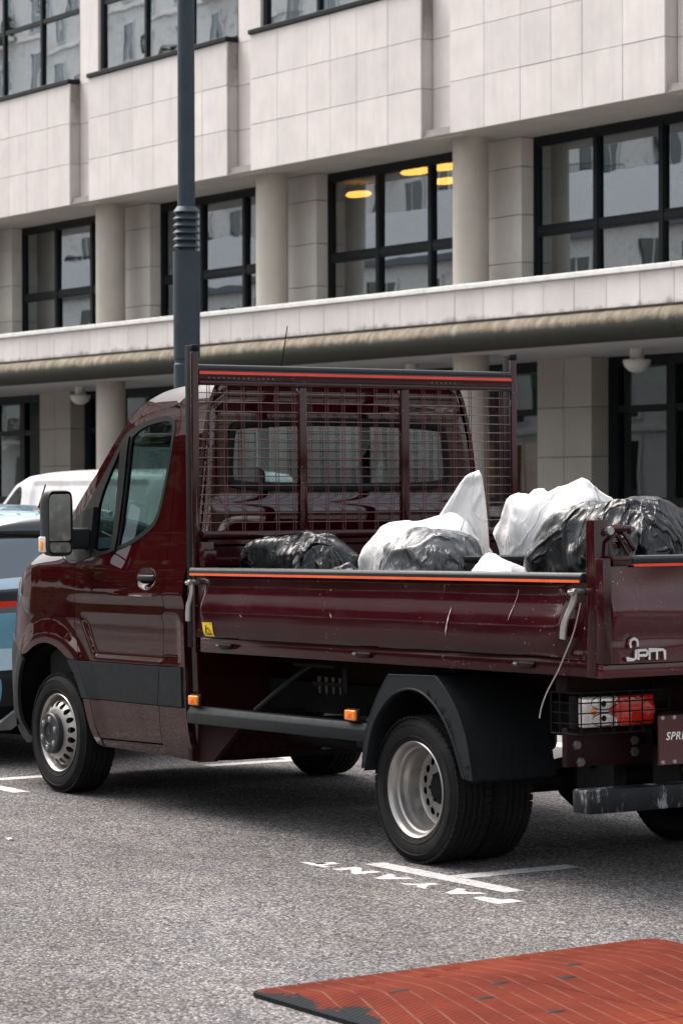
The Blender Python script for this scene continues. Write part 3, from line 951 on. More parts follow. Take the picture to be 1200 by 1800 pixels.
# ================================================================== speed cushion
cu = thing('speed_cushion', 'worn red rubber speed cushion bolted to the road in the foreground', 'speed cushion', (3.7, -2.4, 0))
cinv = Matrix.Translation((-3.7, 2.4, 0))
X0, X1, Y0, Y1 = 2.30, 5.3, -3.36, -1.45
def cz(x, y):
    def ramp(d, L):
        t = max(0, min(1, d/L)); return t*t*(3-2*t)*.55+t*.45
    H = .068
    r = min(ramp(x-X0+.04, .68), ramp(X1-x+.04, .68), ramp(Y1-y+.03, .42), ramp(y-Y0+.05, .30))
    return .008+H*r
for (xa, xb) in ((X0, 3.8), (3.8, X1)):
    for (ya, yb) in ((Y0, -2.62), (-2.62, Y1)):
        m = MB()
        g = .0025
        xa_, xb_ = xa+(g if xa > X0 else 0), xb-(g if xb < X1 else 0)
        ya_, yb_ = ya+(g if ya > Y0 else 0), yb-(g if yb < Y1 else 0)
        rc = .10
        def fn(u, v):
            x = xa_+(xb_-xa_)*u; y = ya_+(yb_-ya_)*v
            # rounded outer corners
            for (qx, qy, sx, sy) in ((X0, Y0, 1, 1), (X0, Y1, 1, -1), (X1, Y0, -1, 1), (X1, Y1, -1, -1)):
                dx, dy = rc-(x-qx)*sx, rc-(y-qy)*sy
                if dx > 0 and dy > 0:
                    l = math.hypot(dx, dy); mx = max(dx, dy)
                    if l > 1e-6:
                        k = mx/l
                        x = qx+sx*(rc-dx*k); y = qy+sy*(rc-dy*k)
            return (x+.11*(Y1-y)/(Y1-Y0), y, cz(x, y))
        vs = m.grid(fn, 36, 24)
        bd = [e for e in m.bm.edges if len(e.link_faces) == 1]
        r_ = bmesh.ops.extrude_edge_only(m.bm, edges=bd)
        for v in r_['geom']:
            if isinstance(v, bmesh.types.BMVert): v.co.z = .0
        o = m.build('rubber_module', 'red_rubber', None, 30)
        o.parent = cu; o.matrix_parent_inverse = cinv
for (x, y) in ((3.0, -2.75), (3.05, -2.49), (3.18, -2.95), (2.85, -2.30), (3.5, -2.9), (3.45, -2.2), (2.9, -3.1)):
    m = MB()
    m.lathe([(0, .0015), (.026, .0015), (.030, .0)], (0, 0, 0), 'Z', 20)
    bmesh.ops.scale(m.bm, vec=(.55, 1.35, 1), verts=m.bm.verts)
    o = m.build('bolt_hole', 'plastic_black', None)
    o.location = (x+.11*(Y1-y)/(Y1-Y0), y, cz(x, y)+.0005); o.parent = cu; o.matrix_parent_inverse = cinv
for (x, y) in ((2.42, -2.2), (2.42, -1.75), (2.55, -3.0), (2.6, -2.75), (2.45, -2.55)):
    m = MB()
    m.lathe([(0, .004), (.03, .004), (.034, 0)], (0, 0, 0), 'Z', 16)
    o = m.build('bolt_plug', 'red_rubber', None)
    o.location = (x+.11*(Y1-y)/(Y1-Y0), y, cz(x, y)+.0005); o.parent = cu; o.matrix_parent_inverse = cinv
# ================================================================== tipper truck
TILT = 0.0153872
tr = thing('tipper_truck', 'dark maroon tipper truck with mesh headboard parked side-on, bed loaded with rubbish bags', 'truck', (0, 0, 0), (0, -TILT, 0))

HZ = [.30, .36, .42, .50, .62, .83, 1.0, 1.15, 1.30, 1.42, 1.55, 1.75, 1.905, 2.033, 2.123, 2.2, 2.265, 2.31, 2.347, 2.377]
HY = [.90, .945, .97, .985, .995, 1.0, 1.005, 1.003, .992, .972, .947, .917, .898, .883, .865, .848, .83, .811, .785, .704]
HD = []
for i in range(len(HZ)):
    a, b = max(0, i-1), min(len(HZ)-1, i+1)
    HD.append((HY[b]-HY[a])/(HZ[b]-HZ[a]))
def half(z):
    z = min(max(z, HZ[0]), HZ[-1])
    i = min(max(int(np.searchsorted(HZ, z))-1, 0), len(HZ)-2)
    h = HZ[i+1]-HZ[i]; t = (z-HZ[i])/h
    return ((2*t**3-3*t*t+1)*HY[i]+(t**3-2*t*t+t)*h*HD[i]+(-2*t**3+3*t*t)*HY[i+1]+(t**3-t*t)*h*HD[i+1])
def sst(a, b, x):
    t = min(max((x-a)/(b-a), 0), 1)
    return t*t*(3-2*t)
AZ, AA = [.3, .85, .95, 1.1, 1.3, 1.45, 2.4], [.98, .98, .92, .86, .81, .80, .80]
def ysurf(x, z):
    h = half(z)
    a = float(np.interp(z, AZ, AA))
    u = min(max((-3.75-x)/a, 0), .995)
    h = h*(1-u**2.8)**(1/2.8)
    h -= sst(1.35, 1.6, z)*.07*max(0, (-2.75-x)/.9)**2
    # pressed lower field of the door
    xl = -3.275+(1.09-z)*.62
    k = sst(xl-.005, xl+.04, x)*sst(.852, .878, z)*(1-sst(1.058, 1.098, z))*(1-sst(-2.19, -2.15, x))
    h -= .017*k
    # crease under the handle
    rampx = sst(-3.02, -2.6, x)
    zc = 1.193+.03*(x+3.0)
    h += .007*rampx*math.exp(-((z-zc)/.011)**2)
    h += .012*sst(1.16, 1.21, z)*(1-sst(1.21, 1.50, z))*sst(-3.6, -3.1, x)
    # handle pocket
    e = ((x+2.515)/.105)**2+((z-1.303)/.058)**2
    h -= .020*(1-sst(.2, 1.05, e))
    # flared front wheel arch
    rr = math.hypot((x+3.665)*1.0, (z-.42)*1.0)
    h += .018*(1-sst(.53, .66, rr))*sst(.30, .5, z)
    return -h

def poly_in(p, poly):
    x, y = p
    c = False
    n = len(poly)
    j = n-1
    for i in range(n):
        xi, yi = poly[i]; xj, yj = poly[j]
        if (yi > y) != (yj > y) and x < (xj-xi)*(y-yi)/(yj-yi)+xi:
            c = not c
        j = i
    return c
def chaikin(poly, it=2, closed=True, keep=55):
    """rounds a polygon but keeps its sharp corners"""
    for _ in range(it):
        n = len(poly); out = []
        for i in range(n):
            if not closed and (i == 0 or i == n-1):
                out.append(poly[i]); continue
            a, b, c = Vector(poly[i-1]), Vector(poly[i]), Vector(poly[(i+1) % n])
            u, v = (b-a), (c-b)
            ang = math.degrees(u.angle(v)) if u.length > 1e-9 and v.length > 1e-9 else 0
            if ang > keep: out.append(tuple(b))
            else:
                out.append(tuple(b-u*.25)); out.append(tuple(b+v*.25))
        poly = out
    return poly
def resample(poly, step):
    out = []
    n = len(poly)
    for i in range(n):
        a, b = Vector(poly[i]), Vector(poly[(i+1) % n])
        L = (b-a).length
        if L < 1e-5: continue
        k = max(1, int(math.ceil(L/step)))
        for q in range(k):
            out.append(tuple(a+(b-a)*(q/k)))
    return out
def inset(poly, d):
    area = sum(poly[i][0]*poly[(i+1) % len(poly)][1]-poly[(i+1) % len(poly)][0]*poly[i][1] for i in range(len(poly)))
    sg = 1 if area > 0 else -1
    out = []
    n = len(poly)
    for i in range(n):
        a, b, c = Vector(poly[i-1]), Vector(poly[i]), Vector(poly[(i+1) % n])
        u = (b-a); v = (c-b)
        if u.length < 1e-7 or v.length < 1e-7:
            out.append(tuple(b)); continue
        u.normalize(); v.normalize()
        n1 = Vector((-u.y, u.x))*sg; n2 = Vector((-v.y, v.x))*sg
        m = (n1+n2)
        if m.length < 1e-4: m = n1
        m.normalize()
        k = 1/max(.5, m.dot(n1))
        out.append(tuple(b+m*d*k))
    return out
def cdt(outline, holes, step):
    vs, es = [], []
    for loop in [outline]+holes:
        s0 = len(vs); n = len(loop)
        vs += [Vector(p) for p in loop]
        es += [(s0+i, s0+(i+1) % n) for i in range(n)]
    nb = len(vs)
    bnd = np.array([tuple(v) for v in vs])
    x0, x1 = min(p[0] for p in outline), max(p[0] for p in outline)
    z0, z1 = min(p[1] for p in outline), max(p[1] for p in outline)
    r = 0
    z = z0+step*.5
    while z < z1:
        x = x0+step*(.25 if r % 2 else .75)
        while x < x1:
            if poly_in((x, z), outline) and not any(poly_in((x, z), h) for h in holes):
                if np.min((bnd[:, 0]-x)**2+(bnd[:, 1]-z)**2) > (step*.45)**2:
                    vs.append(Vector((x, z)))
            x += step
        z += step*.87; r += 1
    res = delaunay_2d_cdt(vs, es, [], 0, 1e-6)
    ov, of = res[0], res[2]
    tris = []
    for f in of:
        c = (ov[f[0]]+ov[f[1]]+ov[f[2]])/3
        if poly_in(c, outline) and not any(poly_in(c, h) for h in holes):
            tris.append(f)
    return ov, tris
def mirrored(me):
    m2 = me.copy()
    for v in m2.vertices: v.co.y *= -1
    m2.flip_normals()
    return m2
def panel(name, outline, mat, parent, off=0.0, step=.03, depth=.022, holes=(), gap=.0028, edge=.02, surf=None, both=True, round_it=2, smooth=40):
    surf = surf or ysurf
    ol = resample(inset(chaikin(outline, round_it), gap), edge)
    hl = [resample(chaikin(h, 2), edge) for h in holes]
    ov, tris = cdt(ol, hl, step)
    bm = bmesh.new()
    bv = [bm.verts.new((p.x, surf(p.x, p.y)-off, p.y)) for p in ov]
    for t in tris:
        a, b, c = (ov[i] for i in t)
        ar = (b.x-a.x)*(c.y-a.y)-(c.x-a.x)*(b.y-a.y)
        idx = t if ar > 0 else t[::-1]      # xz, seen from -y : counter-clockwise faces -y
        try: bm.faces.new([bv[i] for i in idx])
        except ValueError: pass
    bmesh.ops.delete(bm, geom=[v for v in bm.verts if not v.link_faces], context='VERTS')
    if depth:
        bd = [e for e in bm.edges if len(e.link_faces) == 1]
        g = bmesh.ops.extrude_edge_only(bm, edges=bd)['geom']
        for v in g:
            if isinstance(v, bmesh.types.BMVert): v.co.y += depth
    me = bpy.data.meshes.new(name)
    bm.normal_update()
    bm.to_mesh(me); bm.free()
    me.shade_smooth(); me.set_sharp_from_angle(angle=R(smooth))
    o = newobj(name, me, mat, parent)
    if both:
        o2 = newobj(name, mirrored(me), mat, parent)
        return o, o2
    return o

# ---- outlines of the left cab side in side view (x rearward, z up)
CAP = [(-2.12, 2.352), (-2.3, 2.350), (-2.5, 2.341), (-2.65, 2.320), (-2.79, 2.276), (-2.89, 2.230), (-2.96, 2.178), (-3.035, 2.113),
       (-3.22, 1.952), (-3.46, 1.782), (-3.66, 1.635), (-3.80, 1.515), (-3.88, 1.435), (-3.96, 1.370), (-4.10, 1.300), (-4.24, 1.215), (-4.34, 1.130),
       (-4.42, 1.05), (-4.46, .98), (-4.50, .86), (-4.52, .70), (-4.51, .52), (-4.46, .38), (-4.40, .30)]
WIN = [(-2.455, 2.178), (-2.412, 2.138), (-2.408, 2.021), (-2.428, 1.876), (-2.463, 1.703), (-2.485, 1.628), (-2.535, 1.572), (-2.755, 1.486), (-2.934, 1.450),
       (-3.133, 1.424), (-3.230, 1.415), (-3.36, 1.400), (-3.50, 1.400), (-3.565, 1.445), (-3.595, 1.52), (-3.43, 1.672), (-3.29, 1.795), (-3.14, 1.925), (-3.0, 2.065), (-2.936, 2.114), (-2.782, 2.158), (-2.606, 2.180)]
DOOR_REAR = [(-2.405, .412), (-2.393, .628), (-2.361, .837), (-2.349, 1.069), (-2.316, 1.16), (-2.315, 1.28), (-2.322, 1.414), (-2.345, 1.65), (-2.358, 1.875), (-2.362, 2.10), (-2.372, 2.20)]
DOOR_TOP = [(-2.42, 2.235), (-2.6, 2.226), (-2.8, 2.196), (-2.95, 2.142), (-3.05, 2.066), (-3.2, 1.928), (-3.45, 1.705), (-3.62, 1.555), (-3.66, 1.495)]
DOOR_FRONT = [(-3.615, 1.44), (-3.50, 1.385), (-3.365, 1.372), (-3.343, 1.247), (-3.354, 1.045), (-3.277, .839), (-3.157, .627), (-3.102, .402)]
ARCH = [(-4.03, .36), (-4.085, .46), (-4.095, .588), (-4.055, .73), (-3.955, .842), (-3.815, .905), (-3.665, .925), (-3.53, .897), (-3.41, .833), (-3.315, .745), (-3.240, .622), (-3.195, .463), (-3.180, .365)]
door_poly = DOOR_REAR + DOOR_TOP + DOOR_FRONT
panel('door_upper', [p for p in door_poly if p[1] > .83][:0] or (
    [(-2.361, .834)]+DOOR_REAR[3:]+DOOR_TOP+DOOR_FRONT[:5]+[(-3.277, .834)]), 'cab_paint', tr, 0, .016, .022, [WIN])
panel('door_lower', [(-2.405, .412), (-2.393, .622), (-3.157, .622), (-3.102, .402)], 'cab_paint', tr, 0, .04)
panel('door_cladding', [(-2.393, .622), (-2.361, .834), (-3.277, .834), (-3.157, .622)], 'plastic_dark', tr, .010, .04, .03)
panel('rear_cladding', [(-2.13, .622), (-2.13, .836), (-2.361, .834), (-2.393, .622)], 'plastic_dark', tr, .010, .03, .03)
panel('fender_cladding', [(-3.157, .622), (-3.277, .834), (-3.41, .833), (-3.315, .745), (-3.240, .622)], 'plastic_dark', tr, .008, .03, .03)
panel('rear_quarter', [(-2.10, .836), (-2.10, 2.352), (-2.3, 2.350), (-2.42, 2.236)]+DOOR_REAR[::-1][0:8]+[(-2.361, .836)], 'cab_paint', tr, 0, .03, gap=.002)
panel('lower_quarter', [(-2.09, .33), (-2.10, .622), (-2.393, .622), (-2.405, .412), (-2.41, .345)], 'cab_paint', tr, 0, .03)
panel('sill', [(-2.41, .345), (-2.405, .408), (-3.102, .398), (-3.115, .35)], 'cab_paint', tr, -.004, .04)
panel('fender_lower', [(-3.115, .35), (-3.102, .402), (-3.157, .622), (-3.240, .622), (-3.195, .463), (-3.180, .365)], 'cab_paint', tr, 0, .03)
# A-pillar and roof rail
panel('roof_rail', [(-2.3, 2.350)]+CAP[2:13]+[(-3.80, 1.44), (-3.66, 1.495)]+DOOR_TOP[::-1][1:], 'cab_paint', tr, .0, .03, gap=.0012)
# front wing
panel('front_wing', [(-3.277, .836), (-3.354, 1.045), (-3.343, 1.247), (-3.365, 1.372), (-3.50, 1.385), (-3.615, 1.44), (-3.66, 1.495), (-3.80, 1.44)]+CAP[12:16]+
      [(-4.22, 1.16), (-4.27, 1.06), (-4.30, .96), (-4.14, .90), (-4.03, .845), (-3.955, .842), (-3.815, .905), (-3.665, .925), (-3.53, .897), (-3.41, .833)], 'cab_paint', tr, 0, .025)
panel('headlight', [(-4.24, 1.208), (-4.34, 1.130), (-4.42, 1.05), (-4.46, .98), (-4.30, .965), (-4.27, 1.06), (-4.22, 1.16)], 'white_lens', tr, .002, .03)
panel('bumper_corner', [(-4.03, .845), (-4.14, .90), (-4.30, .96), (-4.46, .975)]+CAP[19:]+[(-4.20, .30), (-4.03, .36)]+ARCH[1:4]+[(-3.99, .81)], 'plastic_dark', tr, .004, .03)
# window: seal ring, panes, divider, mirror sail
PANE = [(-2.475, 2.155), (-2.432, 2.125), (-2.430, 2.02), (-2.450, 1.876), (-2.487, 1.703), (-2.512, 1.640), (-2.555, 1.592), (-2.755, 1.509), (-2.895, 1.478), (-2.885, 1.80), (-2.878, 2.082), (-2.78, 2.130), (-2.606, 2.156)]
QUART = [(-3.000, 2.020), (-2.975, 1.95), (-2.960, 1.47), (-3.02, 1.452), (-3.15, 1.444), (-3.225, 1.47), (-3.245, 1.56), (-3.225, 1.74), (-3.10, 1.905)]
panel('window_seal', WIN, 'plastic_black', tr, .003, .03, .02, [PANE, QUART], gap=-.004)
panel('side_window', PANE, 'cab_glass', tr, -.006, .03, 0, gap=-.012)
panel('quarter_window', QUART, 'cab_glass', tr, -.006, .03, 0, gap=-.012)
panel('window_divider', [(-2.995, 2.035), (-2.905, 2.085), (-2.915, 1.455), (-2.968, 1.442)], 'plastic_black', tr, .012, .03, .02, gap=0, round_it=0)
panel('mirror_sail', [(-3.235, 1.70), (-3.215, 1.46), (-3.20, 1.42), (-3.36, 1.375), (-3.52, 1.372), (-3.64, 1.41), (-3.69, 1.47), (-3.62, 1.56), (-3.42, 1.675)], 'plastic_black', tr, 0, .03, .05, surf=lambda x, z: -(.984-max(0, z-1.37)*.16-max(0, -3.35-x)*.16))

# ---- cap: roof, windscreen, bonnet, nose between the two sides
def cap_fn(i0, i1, bulge, inset_=0.0, lift=0.0):
    pts = []
    seg = 5
    idx = []
    for i in range(i0, i1):
        for k in range(seg): idx.append(i+k/seg)
    idx.append(float(i1))
    def P(t):
        i = min(int(t), len(CAP)-2); f = t-i
        p0, p1, p2, p3 = (Vector(CAP[max(i-1, 0)]), Vector(CAP[i]), Vector(CAP[i+1]), Vector(CAP[min(i+2, len(CAP)-1)]))
        return .5*((2*p1)+(-p0+p2)*f+(2*p0-5*p1+4*p2-p3)*f*f+(-p0+3*p1-3*p2+p3)*f**3)
    rows = []
    for t in idx:
        p = P(t)
        tg = (P(min(t+.05, len(CAP)-1.001))-P(max(t-.05, 0))).normalized()
        nx = Vector((tg.y, -tg.x))
        if nx.dot(p-Vector((-3.0, 1.0))) < 0: nx = -nx
        b = float(np.interp(t, [q[0] for q in bulge], [q[1] for q in bulge]))
        yb = -ysurf(p.x, p.y)-inset_
        row = []
        for s in range(33):
            q = -1+2*s/32
            k = (1-abs(q)**2.4)
            d = p+nx*(b*k+lift)
            row.append((d.x, q*yb, d.y))
        rows.append(row)
    return rows
BUL = [(0, .030), (3, .034), (5, .040), (7, .045), (9, .035), (11, .035), (12, .04), (13, .04), (16, .06), (18, .15), (21, .17), (23, .13)]
def cap_part(name, i0, i1, mat, **kw):
    rows = cap_fn(i0, i1, BUL, **kw)
    m = MB()
    vs = [[m.bm.verts.new(p) for p in r] for r in rows]
    for a, b in zip(vs, vs[1:]):
        for k in range(32):
            m.bm.faces.new((a[k], a[k+1], b[k+1], b[k]))
    return m.build(name, mat, tr, 40)
cap_part('roof', 0, 6, 'cab_paint')
cap_part('windscreen', 6, 12, 'cab_glass')
cap_part('bonnet', 12, 16, 'cab_paint')
cap_part('grille', 16, 19, 'plastic_black')
cap_part('front_bumper', 19, 23, 'plastic_dark')

# ---- rear wall of the cab
RW = [(.36, .955)]+[(z, half(z)) for z in np.linspace(.45, 2.352, 26)]
def rear_wall():
    ol = [(-y, z) for z, y in RW]
    topr = [(-.74, 2.366), (-.5, 2.374), (0, 2.379), (.5, 2.374), (.74, 2.366)]
    ol = ol+topr+[(y, z) for z, y in RW[::-1]]
    hole = chaikin([(-.70, 2.10), (-.66, 2.142), (0, 2.160), (.66, 2.142), (.70, 2.10), (.715, 1.95), (.72, 1.83), (.68, 1.782), (0, 1.775), (-.68, 1.782), (-.72, 1.83), (-.715, 1.95)], 3)
    ol = resample(ol, .04)
    hl = resample(hole, .02)
    ov, tris = cdt(ol, [hl], .02)
    bm = bmesh.new()
    def X(y, z):
        e = max(abs(y)/half(min(z, 2.34)) if z > .4 else abs(y)/.95, 0)
        x = -2.085
        x -= .05*sst(.93, 1.0, e)+.05*sst(2.33, 2.378, z)          # rounded outer edge
        k = (1-sst(.76, .84, abs(y)))*(1-sst(2.18, 2.26, z))*sst(1.67, 1.74, z)
        x -= .035*k
        x -= .012*sst(1.25, 1.33, z)*(1-sst(1.54, 1.62, z))*(1-sst(.66, .78, abs(y)))
        return x
    bv = [bm.verts.new((X(p.x, p.y), p.x, p.y)) for p in ov]
    for t in tris:
        try: bm.faces.new([bv[i] for i in t])
        except ValueError: pass
    bmesh.ops.delete(bm, geom=[v for v in bm.verts if not v.link_faces], context='VERTS')
    m = MB(); m.bm.free(); m.bm = bm
    m.build('cab_rear_wall', 'cab_paint', tr, 40)
    seal_o = inset(hole, -.012); seal_i = inset(hole, .038)
    sm = MB()
    n = len(hole)
    def ring(loop, x): return [sm.bm.verts.new((x, p[0], p[1])) for p in loop]
    rings = [ring(seal_o, -2.119), ring(inset(hole, -.008), -2.104), ring(inset(hole, .02), -2.100), ring(seal_i, -2.116)]
    for a, b in zip(rings, rings[1:]):
        for k in range(n):
            sm.bm.faces.new((a[k], a[(k+1) % n], b[(k+1) % n], b[k]))
    rw = sm.build('rear_window', 'plastic_black', tr, 50)
    g = bpy.data.meshes.new('pane')
    lp_ = inset(hole, .03)
    g.from_pydata([(-2.112, p[0], p[1]) for p in lp_], [], [list(range(n))])
    newobj('pane', g, 'rear_cab_glass', rw)
rear_wall()

# ---- cab interior
box('cab_floor', (-3.9, -.90, .62), (-2.16, .90, .70), 'dash_plastic', tr)
m = MB()
m.prism([(-3.95, 1.36), (-3.62, 1.40), (-3.42, 1.36), (-3.36, 1.22), (-3.42, .95), (-3.5, .7), (-3.95, .7)], -.86, .86, 'Y', bev=.02)
m.build('dashboard', 'dash_plastic', tr)
def seat(y):
    s = part_empty('seat', tr)
    MB().box((-2.98, y-.24, .95), (-2.50, y+.24, 1.10), .05).build('cushion', 'seat_fabric', s)
    m = MB()
    m.grid(lambda u, v: (-2.52+.20*v+ .07*math.cos(2*math.pi*u)*(1-.3*v), y+.235*math.copysign(abs(math.sin(2*math.pi*u))**.6, math.sin(2*math.pi*u))*(1-.18*max(0, v-.75)*4), 1.05+.62*v), 24, 12)
    bmesh.ops.holes_fill(m.bm, edges=[e for e in m.bm.edges if len(e.link_faces) == 1])
    m.build('backrest', 'seat_fabric', s, 60)
    MB().box((-2.36, y-.13, 1.70), (-2.27, y+.13, 1.90), .04, seg=3).build('headrest', 'seat_fabric', s)
    m = MB()
    for d in (-.05, .05): m.tube([(-2.315, y+d, 1.62), (-2.315, y+d, 1.72)], .008, 6)
    m.build('headrest_post', 'bolt_steel', s)
for y in (-.50, .18, .62): seat(y)
st = part_empty('steering_wheel', tr, (-3.22, -.46, 1.36), (0, R(-62), 0))
m = MB()
pts = [(.19*math.cos(a), .19*math.sin(a), 0) for a in np.linspace(0, 2*math.pi, 33)]
m.tube(pts, .015, 8, False)
m.build('rim', 'plastic_black', st)
m = MB(); m.box((-.18, -.015, -.02), (.18, .015, 0), .005); m.box((-.06, -.05, -.04), (.06, .05, .01), .015); m.tube([(0, 0, -.02), (0, 0, -.25)], .03, 8)
m.build('hub', 'plastic_black', st)
o = MB().box((-3.55, -.30, 1.402), (-3.25, -.02, 1.406)).build('paper_sheet', 'paper', tr)
m = MB(); m.box((-3.52, .10, 1.38), (-3.5, .45, 1.62)); o = m.build('paper_sheet', 'paper', tr)
m = MB(); m.tube([(-2.22, -.86, 2.10), (-2.24, -.84, 1.6), (-2.3, -.80, 1.1)], .018, 6); m.build('seat_belt', 'seat_fabric', tr)
box('cab_headliner', (-2.95, -.70, 2.29), (-2.15, .70, 2.31), 'dash_plastic', tr, .01)

# ---- mirror
def mirror(sd):
    # housing faces rearward; sd=-1 left
    mr = part_empty('mirror', tr)
    y0, y1 = 1.06, 1.29
    x = -3.20
    ym = 1.160
    m = MB()
    sec = []
    def fn(u, v):
        a = 2*math.pi*u
        c, s_ = math.cos(a), math.sin(a)
        ry = .076*math.copysign(abs(c)**.3, c); rz = .180*math.copysign(abs(s_)**.3, s_)
        k = [1.0, 1.03, 1.0, .9, .6, .0][min(5, int(round(v*5)))]
        dx = [0, -.03, -.08, -.12, -.145, -.15][min(5, int(round(v*5)))]
        return (x+dx, sd*(ym+ry*k), 1.607+rz*k)
    m.grid(fn, 40, 5, closeu=True)
    m.build('housing', 'plastic_dark', mr, 50)
    m = MB()
    def lip(u, v):
        a = 2*math.pi*u
        c, s_ = math.cos(a), math.sin(a)
        k = 1-.13*v
        kz = 1-.09*v
        return (x+(.0 if v < .5 else -.012), sd*(ym+.076*math.copysign(abs(c)**.3, c)*k), 1.607+.180*math.copysign(abs(s_)**.3, s_)*kz)
    m.grid(lip, 40, 1, closeu=True)
    m.build('rim', 'plastic_black', mr, 50)
    for nm, za, zb in (('main_glass', 1.508, 1.772), ('wide_angle_glass', 1.443, 1.500)):
        pm = bpy.data.meshes.new(nm)
        vs = []
        rq = .018
        ols = [(ym+sx_*(.064-rq)+rq*math.cos(a_), (za+zb)/2+sz_*((zb-za)/2-rq)+rq*math.sin(a_)) for sx_, sz_, a0_ in ((1, 1, 0), (-1, 1, 90), (-1, -1, 180), (1, -1, 270)) for a_ in [R(a0_+k_*30) for k_ in range(4)]]
        pm.from_pydata([(x-.020-.24*(yy-ym), sd*yy, zz) for yy, zz in ols], [], [list(range(len(ols)))])
        newobj(nm, pm, 'mirror_glass', mr)
    m = MB()
    m.box((x-.10, sd*.95, 1.46), (x-.035, sd*1.10, 1.58), .02, seg=3)
    m.build('arm', 'plastic_dark', mr)
    m = MB()
    m.box((x-.12, sd*1.222, 1.445), (x-.035, sd*1.243, 1.535), .01, seg=2)
    m.build('indicator', 'white_lens', mr)
    m = MB()
    m.box((x-.090, sd*1.240, 1.455), (x-.055, sd*1.247, 1.510), .005)
    m.build('indicator_bulb', 'amber_lens', mr)
mirror(-1); mirror(1)
# door handles
for sd in (-1, 1):
    m = MB()
    m.box((-2.605, sd*1.010, 1.288), (-2.425, sd*.985, 1.322), .012, seg=3)
    m.box((-2.60, sd*1.0, 1.295), (-2.57, sd*.955, 1.315), .004); m.box((-2.46, sd*1.0, 1.295), (-2.43, sd*.955, 1.315), .004)
    m.build('door_handle', 'plastic_dark', tr)
MB().tube([(-2.260, -.30, 2.375), (-2.245, -.30, 2.41), (-2.167, -.30, 2.668)], [.010, .004, .0025], 6).build('antenna', 'plastic_black', tr)
# inner arch liner and closing walls below the cab
for sd in (-1, 1):
    m = MB()
    m.grid(lambda u, v: (-3.665+.50*math.cos(math.pi*u), sd*(.97-.42*v), .42+.49*math.sin(math.pi*u)), 18, 2)
    m.prism([(-3.665+.50*math.cos(a), .42+.49*math.sin(a)) for a in np.linspace(0, math.pi, 16)], sd*.548, sd*.54, 'Y')
    m.build('wheel_arch_liner', 'inner_shadow_gap', tr)
m = MB()
m.prism([(-.96, .34), (-.98, .62), (-.985, 1.0), (.985, 1.0), (.98, .62), (.96, .34), (.70, .33), (-.70, .33)], -2.13, -2.10, 'X')
m.box((-3.1, -.93, .36), (-2.12, .93, .40))
m.build('cab_underside', 'chassis_maroon', tr)
m = MB(); m.prism([(-2.10, .33), (-1.94, .345), (-1.62, .565), (-2.10, .60)], -.93, -.90, 'Y'); m.build('step_bracket', 'chassis_maroon', tr)

# ---- wheels
def ring_disc(m, c, rad_prof, holes_r, hole_rad, nh, n=72, mat=0):
    """annular disc with round holes; rad_prof: (radius, offset along y)"""
    rs = [p[0] for p in rad_prof]; offs = [p[1] for p in rad_prof]
    r0, r1 = min(rs), max(rs)
    order = np.argsort(rs)
    rs_ = np.array(rs)[order]; of_ = np.array(offs)[order]
    outer = [(r1*math.cos(2*math.pi*k/n), r1*math.sin(2*math.pi*k/n)) for k in range(n)]
    inner = [(r0*math.cos(2*math.pi*k/36), r0*math.sin(2*math.pi*k/36)) for k in range(36)]
    hl = []
    for i in range(nh):
        a = 2*math.pi*(i+.5)/nh
        hx, hz = holes_r*math.cos(a), holes_r*math.sin(a)
        hl.append([(hx+hole_rad*math.cos(2*math.pi*k/12), hz+hole_rad*math.sin(2*math.pi*k/12)) for k in range(12)])
    ov, tris = cdt(outer, [inner]+hl, .014)
    bv = [m.bm.verts.new((c[0]+p.x, c[1]+float(np.interp(p.length, rs_, of_)), c[2]+p.y)) for p in ov]
    fs = []
    for t in tris:
        try:
            f = m.bm.faces.new([bv[i] for i in t]); f.material_index = mat; fs.append(f)
        except ValueError: pass
    m.bm.verts.ensure_lookup_table()
def tyre_profile(w):
    h = w/2
    p = [(.222, -h+.012), (.232, -h+.004), (.262, -h-.004), (.290, -h-.007), (.305, -h-.004), (.318, -h+.004), (.331, -h+.016), (.3385, -h+.030)]
    cols_ = []
    g = .005
    xs = [-h+.032, -.062, -.062+.009, -.024, -.015, .015, .024, .053, .062, h-.032]
    tr_r = .345
    p.append((.343, -h+.036))
    for q in (-.050, -.017, .017, .050):
        p += [(tr_r, q-.0055), (tr_r-.010, q-.0035), (tr_r-.010, q+.0035), (tr_r, q+.0055)]
    p.append((.343, h-.036))
    p += [(.3385, h-.030), (.331, h-.016), (.318, h-.004), (.305, h+.004), (.290, h+.007), (.262, h+.004), (.232, h-.004), (.222, h-.012)]
    return p
TY = {}
